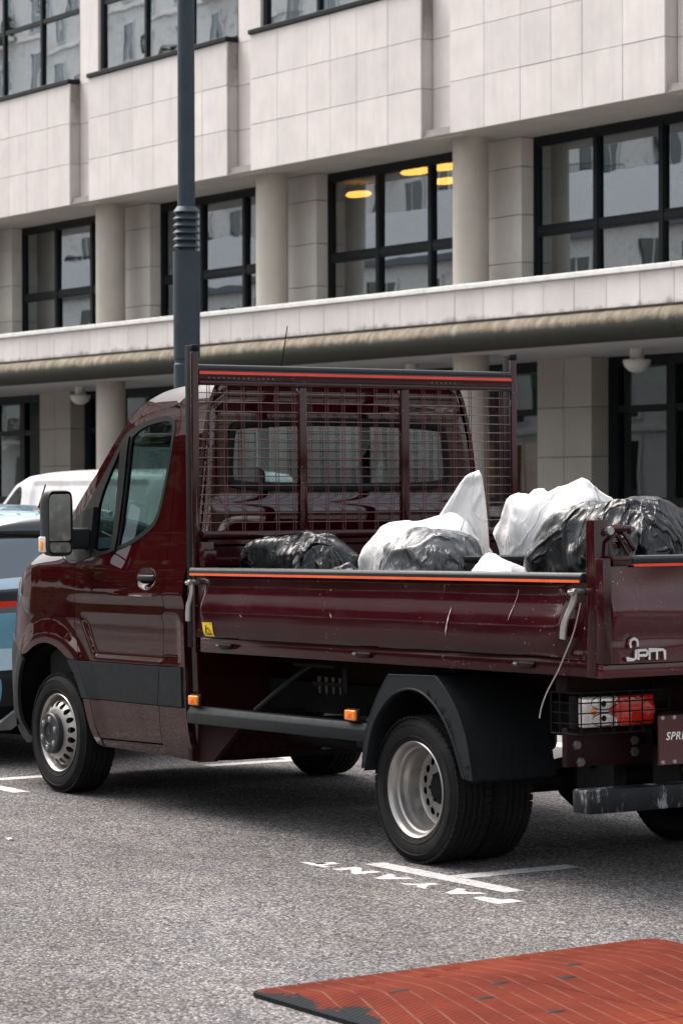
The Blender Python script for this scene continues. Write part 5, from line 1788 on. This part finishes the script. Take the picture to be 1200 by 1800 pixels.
o.location = (1.3035, -.552, .632); o.rotation_euler = (math.pi/2, 0, math.pi/2)
for yq_ in (-.565, -.50, .50, .565):
    for z_ in (.535, .728):
        MB().lathe([(0, .006), (.009, .005), (.011, 0)], (1.300, yq_, z_), 'X', 10).build('rivet', 'bolt_steel', rp_)
# spare wheel carrier and dark far-side parts under the bed
MB().tube([(.75, -.55, .50), (.75, .55, .50)], .03, 10).build('cross_tube', 'chassis_dark', tr)
m = MB(); m.box((.62, -.52, .30), (.90, -.44, .56), .02); m.build('spring_hanger', 'chassis_dark', tr); m = MB(); m.prism([(.60, .42), (.70, .27), (.92, .30), (1.0, .50), (.8, .60)], .30, .36, 'Y'); m.build('spring_hanger', 'chassis_dark', tr)
# tipping ram between the rails
m = MB(); m.tube([(-.25, 0, .55), (-.25, 0, .90)], .07, 16); m.build('tipping_ram', 'chassis_dark', tr)
# ================================================================== parked blue car and white van
def vehicle_surf(HZv, HYv, xr, ar, xf, af, n=2.8):
    def surf(x, z):
        h = float(np.interp(z, HZv, HYv))
        u = min(max((x-xr)/ar, 0), .995); h *= (1-u**n)**(1/n)
        u = min(max((xf-x)/af, 0), .995); h *= (1-u**n)**(1/n)
        return -h
    return surf
def cap_strip(name, capl, surf, i0, i1, bulge, mat, parent, ctr, inner=0.0, ny=24):
    def P(t):
        i = min(int(t), len(capl)-2); f = t-i
        p0, p1, p2, p3 = (Vector(capl[max(i-1, 0)]), Vector(capl[i]), Vector(capl[i+1]), Vector(capl[min(i+2, len(capl)-1)]))
        return .5*((2*p1)+(-p0+p2)*f+(2*p0-5*p1+4*p2-p3)*f*f+(-p0+3*p1-3*p2+p3)*f**3)
    m = MB()
    rows = []
    t = float(i0)
    while t <= i1+1e-6:
        p = P(min(t, len(capl)-1.0001))
        tg_ = (P(min(t+.05, len(capl)-1.001))-P(max(t-.05, 0))).normalized()
        nx = Vector((tg_.y, -tg_.x))
        if nx.dot(p-Vector(ctr)) < 0: nx = -nx
        b = float(np.interp(t, [q[0] for q in bulge], [q[1] for q in bulge]))
        yb = -surf(p.x, p.y)
        rows.append([m.bm.verts.new(((p+nx*(b*(1-abs(q)**2.4)-inner)).x, q*yb, (p+nx*(b*(1-abs(q)**2.4)-inner)).y)) for q in [-1+2*s/ny for s in range(ny+1)]])
        t += .25
    for a, b in zip(rows, rows[1:]):
        for k in range(ny): m.bm.faces.new((a[k], a[k+1], b[k+1], b[k]))
    return m.build(name, mat, parent, 40)
def road_wheel(parent, x, y, r, w_, side):
    wh = part_empty('wheel', parent, (x, y, r), (0, 0, 0 if side < 0 else math.pi))
    k = r/.345
    m = MB(); m.lathe([(a*k, b*w_/.205) for a, b in tyre_profile(.205)], (0, 0, 0), 'Y', 48); m.build('tyre', 'tyre', wh, 40)
    m = MB()
    f = -w_/2+.01
    m.lathe([(.222*k, f), (.21*k, f+.01), (.2*k, f+.05)], (0, 0, 0), 'Y', 48)
    for s in range(5):
        a = 2*math.pi*s/5
        rot = Matrix.Rotation(-a, 4, 'Y')
        m.box((0, f+.005, -.035), (.205*k, f+.03, .035), .006, rot=None) if False else bmesh.ops.create_cube(m.bm, size=1, matrix=rot @ Matrix.Translation((.11*k, f+.018, 0)) @ Matrix.Diagonal((.20*k, .025, .07, 1)))
    m.lathe([(0, f-.002), (.06, f), (.065, f+.03)], (0, 0, 0), 'Y', 24)
    m.build('rim', 'wheel_steel', wh, 30)

paint('car_pale', (.48, .62, .70), .25, 1.0, .0, (90, .006))  # paler blue; on the tailgate band it paints in the sky reflection
# ---- blue car: x = 0 at the rear bumper, nose towards -x
car = thing('parked_car', 'light blue parked hatchback with black spoiler and roof aerial just ahead of the truck', 'car', (-5.20, 0.02, 0))
csurf = vehicle_surf([.25, .4, .6, .95, 1.05, 1.2, 1.45, 1.55, 1.62], [.80, .86, .885, .885, .86, .80, .68, .62, .52], -.45, .52, -3.55, .68, 2.6)
CC = [(-.10, .22), (-.04, .27), (-.02, .38), (-.01, .46), (-.01, .55), (-.035, .60), (-.05, .74), (-.055, .86), (-.065, .955), (-.085, .985), (-.09, 1.035), (-.095, 1.085), (-.10, 1.10), (-.12, 1.165), (-.20, 1.365), (-.25, 1.445),
      (-.20, 1.475), (-.23, 1.500), (-.42, 1.535), (-.8, 1.570), (-1.3, 1.585), (-1.8, 1.555), (-2.1, 1.49), (-2.5, 1.26), (-2.9, 1.03), (-3.1, .985), (-3.6, .90), (-3.95, .80), (-4.08, .66), (-4.10, .45), (-4.05, .25)]
CB = [(0, .06), (8, .10), (13, .10), (15, .10), (19, .05), (22, .09), (24, .12), (27, .10), (30, .06)]
cctr = (-2.0, .8)
for nm, a, b, mt in (('diffuser', 0, 2, 'plastic_black'), ('rear_bumper', 2, 5, 'plastic_dark'), ('plate_panel', 5, 6, 'car_pale'), ('lower_tailgate', 6, 8, 'car_blue'), ('light_recess', 8, 9, 'car_black'), ('light_bar', 9, 10, 'red_lens'), ('tailgate_trim', 10, 12, 'car_black'),
                     ('tailgate_sky_band', 12, 13, 'car_pale'), ('rear_window', 13, 15, 'car_glass'), ('spoiler', 15, 17, 'car_black'), ('roof', 17, 22, 'car_blue'), ('windscreen', 22, 24, 'car_glass'), ('bonnet', 24, 27, 'car_blue'), ('front_bumper', 27, 30, 'car_blue')):
    cap_strip(nm, CC, csurf, a, b, CB, mt, car, cctr)
def arch_pts(xc, r, zc, n=9, z0=.25):
    return [(xc+r*math.cos(a), zc+r*math.sin(a)) for a in np.linspace(-.35, math.pi+.35, n)]
cwin = [(-.55, 1.10), (-.62, 1.36), (-.85, 1.47), (-1.3, 1.50), (-1.75, 1.48), (-2.05, 1.41), (-2.62, 1.08), (-1.6, 1.08)]
out = [CC[0]]+CC[2:]+[(-3.98, .25)]+arch_pts(-3.28, .36, .32)[::-1]+[(-2.85, .24), (-1.2, .24)]+arch_pts(-.78, .36, .32)[::-1]+[(-.36, .24)]
panel('body_side', out, 'car_blue', car, 0, .06, .02, [cwin], gap=0, surf=csurf, round_it=0)
panel('side_window', cwin, 'car_glass', car, -.004, .06, 0, gap=-.004, surf=csurf)
for xw in (-.78, -3.28):
    for sd in (-1, 1): road_wheel(car, xw, sd*.775, .325, .20, sd)
box('floor_pan', (-3.95, -.68, .22), (-.10, .68, .60), 'plastic_black', car)
m = MB(); m.prism([(-.62, .10), (-.30, .40), (-.16, .40), (-.46, .10)], -.03, .03, 'X') if False else None
for sd in (-1, 1):
    m = MB()
    m.prism([(sd*.30, .395), (sd*.56, .235), (sd*.66, .235), (sd*.66, .265), (sd*.42, .42), (sd*.30, .42)], .035, .075, 'X')
    m.build('skid_plate', 'galvanised', car)
    m = MB(); m.tube([(-.75, sd*.60, 1.585), (-1.0, sd*.605, 1.61), (-1.6, sd*.60, 1.605), (-1.85, sd*.59, 1.565)], .014, 8); m.build('roof_rail', 'galvanised', car)
    m = MB(); m.box((-2.35, min(sd*.90, sd*1.02), 1.00), (-2.23, max(sd*.90, sd*1.02), 1.12), .03, seg=2); m.build('mirror', 'car_blue', car)
an = part_empty('aerial', car, (-.66, 0, 1.595))
m = MB(); m.grid(lambda u, v: ((.09*math.cos(2*math.pi*u))*(1-v**1.5), .035*math.sin(2*math.pi*u)*(1-v**1.5), .04*v), 20, 6, closeu=True); m.build('foot', 'plastic_black', an, 60)
MB().tube([(.02, 0, .025), (.085, .02, .185)], [.007, .005], 8).build('rod', 'plastic_black', an)
MB().box((-.19, -.12, 1.462), (-.17, .12, 1.474), .002).build('brake_light', 'red_lens', car)

# ---- white van across the side road
van = thing('panel_van', 'white panel van parked beyond the truck cab, near the office building', 'van', (-15.72, 7.45, 0))
vsurf = vehicle_surf([.25, .45, .7, 1.0, 1.2, 1.5, 1.75, 1.86, 1.93, 1.98], [.90, .94, .955, .955, .94, .905, .865, .835, .79, .70], -.35, .50, -4.3, 1.0, 3.0)
VC = [(-.10, .28), (-.03, .34), (-.02, .6), (-.03, 1.0), (-.06, 1.4), (-.11, 1.75), (-.17, 1.86), (-.30, 1.915), (-.8, 1.935), (-2.0, 1.94), (-3.0, 1.935), (-3.45, 1.90), (-3.75, 1.80), (-4.1, 1.52), (-4.45, 1.22), (-4.6, 1.16), (-4.95, 1.05), (-5.08, .90), (-5.12, .6), (-5.10, .35), (-5.0, .25)]
VB = [(0, .05), (5, .05), (8, .035), (11, .05), (14, .12), (17, .12), (20, .06)]
for nm, a, b, mt in (('rear_bumper', 0, 2, 'plastic_dark'), ('rear_doors', 2, 6, 'van_white'), ('roof', 6, 11, 'van_white'), ('windscreen', 11, 14, 'car_glass'), ('bonnet', 14, 17, 'van_white'), ('front_bumper', 17, 20, 'plastic_dark')):
    cap_strip(nm, VC, vsurf, a, b, VB, mt, van, (-2.5, 1.0))
vwin = [(-3.62, 1.28), (-3.56, 1.50), (-3.60, 1.72), (-3.72, 1.765), (-3.80, 1.70), (-4.02, 1.50), (-4.28, 1.28), (-4.0, 1.26)]
vwin = [(-3.60, 1.26), (-3.555, 1.50), (-3.565, 1.74), (-3.64, 1.79), (-3.72, 1.765), (-4.02, 1.53), (-4.28, 1.28), (-4.0, 1.25)]
def vsurf2(x, z):
    y = vsurf(x, z)
    k = sst(-.42, -.50, x) if False else (1-sst(-.55, -.48, x))*sst(-3.34, -3.26, x)*sst(1.13, 1.20, z)*(1-sst(1.80, 1.85, z))
    y += .028*k
    for xs_ in (-3.42, -1.9, -.22): y += .010*math.exp(-((x-xs_)/.010)**2)
    y += .012*math.exp(-((z-1.02)/.02)**2)
    return y
vout = [VC[0]]+VC[1:]+[(-4.85, .25)]+arch_pts(-4.25, .40, .34)[::-1]+[(-3.7, .26), (-1.6, .26)]+arch_pts(-1.05, .40, .34)[::-1]+[(-.55, .26)]
panel('body_side', vout, 'van_white', van, 0, .035, .02, [vwin], gap=0, surf=vsurf2, round_it=0, edge=.03)
panel('side_window', vwin, 'van_glass', van, -.004, .06, 0, gap=-.004, surf=vsurf2)
for xw in (-1.05, -4.25):
    for sd in (-1, 1): road_wheel(van, xw, sd*.83, .335, .21, sd)
box('floor_pan', (-4.9, -.72, .25), (-.12, .72, .62), 'plastic_black', van)
for sd in (-1, 1):
    m = MB(); m.box((-.055, min(sd*.80, sd*.90), .95), (-.015, max(sd*.80, sd*.90), 1.55), .01); m.build('tail_light', 'red_lens', van)
    m = MB(); m.box((-3.95, min(sd*.94, sd*1.12), 1.18), (-3.82, max(sd*.94, sd*1.12), 1.42), .04, seg=2); m.build('mirror', 'plastic_dark', van)

# ================================================================== load on the bed (settled with cloth physics, then frozen)
from mathutils import noise as mnoise
TR = Matrix.Rotation(-TILT, 4, 'Y')
tmp = []
def collider(o, th=.006, fr=12):
    o.modifiers.new('c', 'COLLISION')
    o.collision.thickness_outer = th
    o.collision.cloth_friction = fr
def lump_mesh(seed, size, sc, sub, flat=.8, rough=1.0, horn=None):
    bm = bmesh.new()
    bmesh.ops.create_icosphere(bm, subdivisions=sub, radius=1)
    rnd = random.Random(seed)
    off = Vector((rnd.uniform(0, 50), rnd.uniform(0, 50), rnd.uniform(0, 50)))
    for v in bm.verts:
        d = v.co.normalized()
        q = Vector([math.copysign(abs(c)**flat, c) for c in d])
        k = 1+rough*(.15*mnoise.noise(d*1.3+off)+.10*mnoise.noise(d*2.6+off))
        v.co = Vector((q.x*size[0], q.y*size[1], q.z*size[2]))*k*sc
        if horn:
            h_ = v.co.z/(size[2]*sc)
            tp = 1-.62*sst(-.1, 1.0, h_)
            v.co.x *= tp; v.co.y *= tp
            k_ = max(0, h_+.5)**1.5
            v.co.x += horn[0]*k_*size[2]; v.co.y += horn[1]*k_*size[2]
    me = bpy.data.meshes.new('load')
    bm.to_mesh(me); bm.free()
    me.shade_smooth()
    return me
def tmpobj(me, loc, rz=0.0):
    o = bpy.data.objects.new('tmp_sim', me)
    col.objects.link(o)
    o.location = loc
    o.rotation_euler = (0, 0, rz)
    tmp.append(o)
    return o
def tmpbox(lo, hi):
    o = tmpobj(MB().box(lo, hi).mesh('tmp', 0), (0, 0, 0))
    collider(o)
tmpbox((-1.9, -1.2, .6), (1.6, 1.2, .84))
floor_col = tmp[-1]
sims = []
def cloth(o, cols_, name, label, cat, mat, press, bend, mass=.1, frict=8.0, group=None):
    md = o.modifiers.new('cl', 'CLOTH')
    s = md.settings
    s.quality = 4; s.mass = mass
    s.tension_stiffness = 40; s.compression_stiffness = 20; s.shear_stiffness = 10; s.bending_stiffness = bend
    s.air_damping = 2
    if press:
        s.use_pressure = True
        s.uniform_pressure_force = press
    md.collision_settings.distance_min = .005
    md.collision_settings.friction = frict
    cc_ = bpy.data.collections.new('sim')
    for q_ in cols_: cc_.objects.link(q_)
    md.collision_settings.collection = cc_
    sims.append((o, name, label, cat, mat, group))
def wrapped(seed, size, loc, over, press, bend, sub, rz=0, flat=.8, rough=1.0, horn=None, **kw):
    c = tmpobj(lump_mesh(seed, size, 1.0, 4, flat, rough, horn), loc, rz)
    collider(c)
    o = tmpobj(lump_mesh(seed, size, over, sub, flat, rough, horn), (loc[0], loc[1], loc[2]), rz)
    o['over'] = over
    cloth(o, [floor_col, c], press=press, bend=bend, **kw)
def lumpcol(seed, size, loc, rz=0, flat=.8, rot=None):
    c = tmpobj(lump_mesh(seed, size, 1.0, 4, flat), loc, rz)
    if rot: c.rotation_euler = rot
    collider(c)
def drape(sx, sy, nx, ny, loc, rz, bend, **kw):
    m = MB()
    m.grid(lambda u, v: ((u-.5)*sx+.01*math.sin(v*9), (v-.5)*sy+.01*math.sin(u*11), .012*math.sin(u*23+v*17)), nx, ny)
    o = tmpobj(m.mesh('drape', 180), loc, rz)
    cloth(o, [hf], press=0, bend=bend, **kw)
BG = 'rubbish bags on the truck bed'
wrapped(11, (.29, .19, .245), (-1.38, -.72, 1.275), 1.24, -2.0, .003, 6, .12, .55, .6, name='rubbish_bag', label='flat-topped black plastic rubbish bag against the headboard', cat='bag', mat='bag_black', group=BG)
wrapped(12, (.12, .10, .17), (-.93, -.74, 1.19), 1.30, -1.5, .004, 5, .4, .8, 1.0, name='rubbish_bag', label='small knotted black bag beside the flat-topped bag', cat='bag', mat='bag_black', group=BG)
wrapped(13, (.24, .20, .27), (-.23, -.69, 1.265), 1.28, -1.8, .003, 6, .2, .8, .8, name='rubbish_bag', label='shiny grey plastic bag in front of the white dust sheet', cat='bag', mat='bag_grey', group=BG)
wrapped(14, (.36, .34, .35), (.80, -.38, 1.335), 1.24, -2.0, .003, 6, .3, .8, .8, name='rubbish_bag', label='big bulging black rubbish bag behind the rear post', cat='bag', mat='bag_matt', group=BG)
wrapped(35, (.27, .25, .39), (-.08, -.06, 1.38), 1.14, -1.5, .05, 5, .5, .7, .9, name='rubble_sack', label='large white woven sack in the middle of the load', cat='sack', mat='sack_white')
wrapped(16, (.21, .15, .20), (.46, -.78, 1.21), 1.18, -1.5, .05, 5, .0, .8, .8, name='rubble_sack', label='low white sack lying along the side panel', cat='sack', mat='sack_white')
wrapped(17, (.20, .20, .28), (.08, .62, 1.29), 1.18, -1.5, .05, 5, .0, .8, .8, name='rubble_sack', label='white sack on the far side of the bed', cat='sack', mat='sack_white')
wrapped(18, (.13, .12, .24), (-1.10, -.10, 1.23), 1.2, -1.5, .005, 5, .0, .8, .8, name='rubbish_bag', label='small grey bag behind the white dust sheet', cat='bag', mat='bag_grey', group=BG)
wrapped(19, (.36, .24, .30), (-.66, -.42, 1.30), 1.22, -1.2, .02, 6, .15, .8, .8, name='dust_sheet', label='white dust sheet slumped over the load left of the grey bag', cat='sheet', mat='sack_white')
# a sack corner standing up: flat leaning wedge with straight edges and vertical folds
def wedge():
    m = MB()
    r_ = Vector((.544, .839, 0)); n_ = Vector((-.839, .544, 0))
    base, apex = Vector((-.50, -.33, 1.06)), Vector((-.485, -.245, 1.845))
    def fn(u, v):
        a = 2*math.pi*u
        t_ = v
        wd = (.36*(1-t_)**.85+.022)*min(1, ((1-t_)/.03)**.5 if t_ > .97 else 1)
        th = (.12*(1-t_)**.7+.016)*min(1, ((1-t_)/.03)**.5 if t_ > .97 else 1)
        c, s_ = math.cos(a), math.sin(a)
        cx = math.copysign(abs(c)**.8, c)*wd*(1.35 if c < 0 else .30); cy = math.copysign(abs(s_)**.8, s_)*th
        fold = .016*math.sin(a*5+3*t_+1.3*math.sin(4*t_))*(1-.7*t_)+.022*(mnoise.noise(Vector((c*1.6, s_*1.6, t_*2.2)))) +.010*abs(mnoise.noise(Vector((c*4, s_*4, t_*3+5))))
        p = base.lerp(apex, t_)+r_*(cx*(1+fold/max(wd, .05)))+n_*(cy*(1+fold/max(th, .04)))
        return p+r_*.02*math.sin(3*t_)
    m.grid(fn, 96, 60, closeu=True)
    bmesh.ops.holes_fill(m.bm, edges=[e for e in m.bm.edges if len(e.link_faces) == 1])
    bmesh.ops.transform(m.bm, matrix=TR @ Matrix.Translation((.5, .33, -1.06)) if False else TR, verts=m.bm.verts)
    c = TR @ base
    bmesh.ops.translate(m.bm, vec=-c, verts=m.bm.verts)
    o = m.build('rubble_sack', 'sack_white', None, 70, c)
    tag(o, 'white sack standing up in a leaning point against the mesh', 'sack')
wedge()
for fr in range(1, 44):
    scn.frame_set(fr)
dg = bpy.context.evaluated_depsgraph_get()
for (o, name, label, cat, mat, group) in sims:
    me = bpy.data.meshes.new_from_object(o.evaluated_get(dg))
    me.transform(o.matrix_world)
    me.materials.clear()
    bm = bmesh.new(); bm.from_mesh(me)
    ov_ = o.get('over', 1.2)
    src = o.data.vertices
    mw_ = o.matrix_world
    bm.verts.ensure_lookup_table()
    for i_, v in enumerate(bm.verts):
        p0 = mw_ @ src[i_].co; p1 = mw_ @ (src[i_].co/ov_)
        if (v.co-p0).length > .22: v.co = p1
    ls = sorted(e.calc_length() for e in bm.edges)
    lim = ls[len(ls)//2]*2.0
    bad = set(v for e in bm.edges if e.calc_length() > lim for v in e.verts)
    for _ in range(3): bad |= set(e.other_vert(v) for v in bad for e in v.link_edges)
    for _ in range(160):
        for v in bad:
            nb_ = [e.other_vert(v).co for e in v.link_edges]
            v.co = sum(nb_, Vector())/len(nb_)
    # thin film folds: sharp ridges standing off the wrapped shape
    bm.normal_update()
    if cat == 'bag': lay = ((2.6, .040), (6.0, .012))
    else: lay = ((2.4, .050), (5.0, .012))
    sd_ = Vector((len(label)*1.3, len(label)*.7, 2.0))
    mv = []
    rq_ = Matrix.Rotation(.5+.13*len(label), 3, 'X') @ Matrix.Rotation(.4*len(label), 3, 'Z')
    if cat == 'bag' and 'flat' in label: lay = ((3.6, .045), (8.0, .018))
    for v in bm.verts:
        p = v.co+sd_
        wp = Vector((mnoise.noise(p*2.1), mnoise.noise(p*2.1+Vector((9, 2, 5))), mnoise.noise(p*2.1+Vector((1, 7, 3)))))*.16
        q_ = rq_ @ Vector((p.x+wp.x, p.y+wp.y, p.z+wp.z)); q_.z *= .28
        h_ = 0.0
        for fr_, am_ in lay:
            h_ += am_*((1-abs(mnoise.noise(q_*fr_))*1.9)**2-.35)
        mv.append(v.normal*h_)
    for v, d_ in zip(bm.verts, mv): v.co += d_
    bmesh.ops.smooth_vert(bm, verts=bm.verts, factor=.2, use_axis_x=True, use_axis_y=True, use_axis_z=True)
    bm.to_mesh(me); bm.free()
    for v in me.vertices: v.co.z = max(v.co.z, 1.004)
    me.transform(TR)
    c = sum((v.co for v in me.vertices), Vector())/len(me.vertices)
    c.z = min(v.co.z for v in me.vertices)
    me.transform(Matrix.Translation(-c))
    me.shade_smooth()
    q = newobj(name, me, mat, None, c)
    tag(q, label, cat, group)
for o in tmp:
    bpy.data.objects.remove(o)
for c_ in [c_ for c_ in bpy.data.collections if c_.name.startswith('sim')]:
    bpy.data.collections.remove(c_)
scn.frame_set(1)
# dark crate wedged under the sacks, blue tarp corner, scraps
cr = thing('plastic_crate', 'black slatted plastic crate wedged between the white sacks', 'crate', tuple(TR @ Vector((.18, -.50, 1.0))), (0, -TILT, .5))
m = MB()
m.box((-.20, -.14, 0), (.20, .14, .40), .01)
m.build('body', 'plastic_black', cr)
for i in range(5):
    MB().box((-.19+i*.08, -.152, .05), (-.15+i*.08, -.141, .40), .003).build('rib', 'plastic_black', cr)
MB().box((-.21, -.155, .40), (.21, .155, .43), .008).build('rim', 'plastic_black', cr)
m = MB()
m.grid(lambda u, v: (-.95+.30*u, -.62+.4*v, 1.36+.02*math.sin(u*9+v*5)-.36*max(0, .25-v)*1.5), 14, 14)
bmesh.ops.transform(m.bm, matrix=TR, verts=m.bm.verts)
bmesh.ops.solidify(m.bm, geom=m.bm.faces, thickness=.004)
o = m.build('blue_tarpaulin', 'blue_tarp'); tag(o, 'dark blue tarpaulin corner beside the knotted bag', 'tarpaulin')
# litter on the road
for (x, y, s, lb) in ((-1.85, -2.15, .028, 'white paper scrap on the asphalt behind the front wheel'), (.75, -4.05, .035, 'yellowish dry leaf scrap on the asphalt near the bottom left')):
    m = MB()
    m.grid(lambda u, v: (x+s*(u-.5)*2, y+s*(v-.5), .004+.012*abs(u-.4)), 4, 2)
    o = m.build('litter_scrap', 'paper', None, 20); tag(o, lb, 'litter')
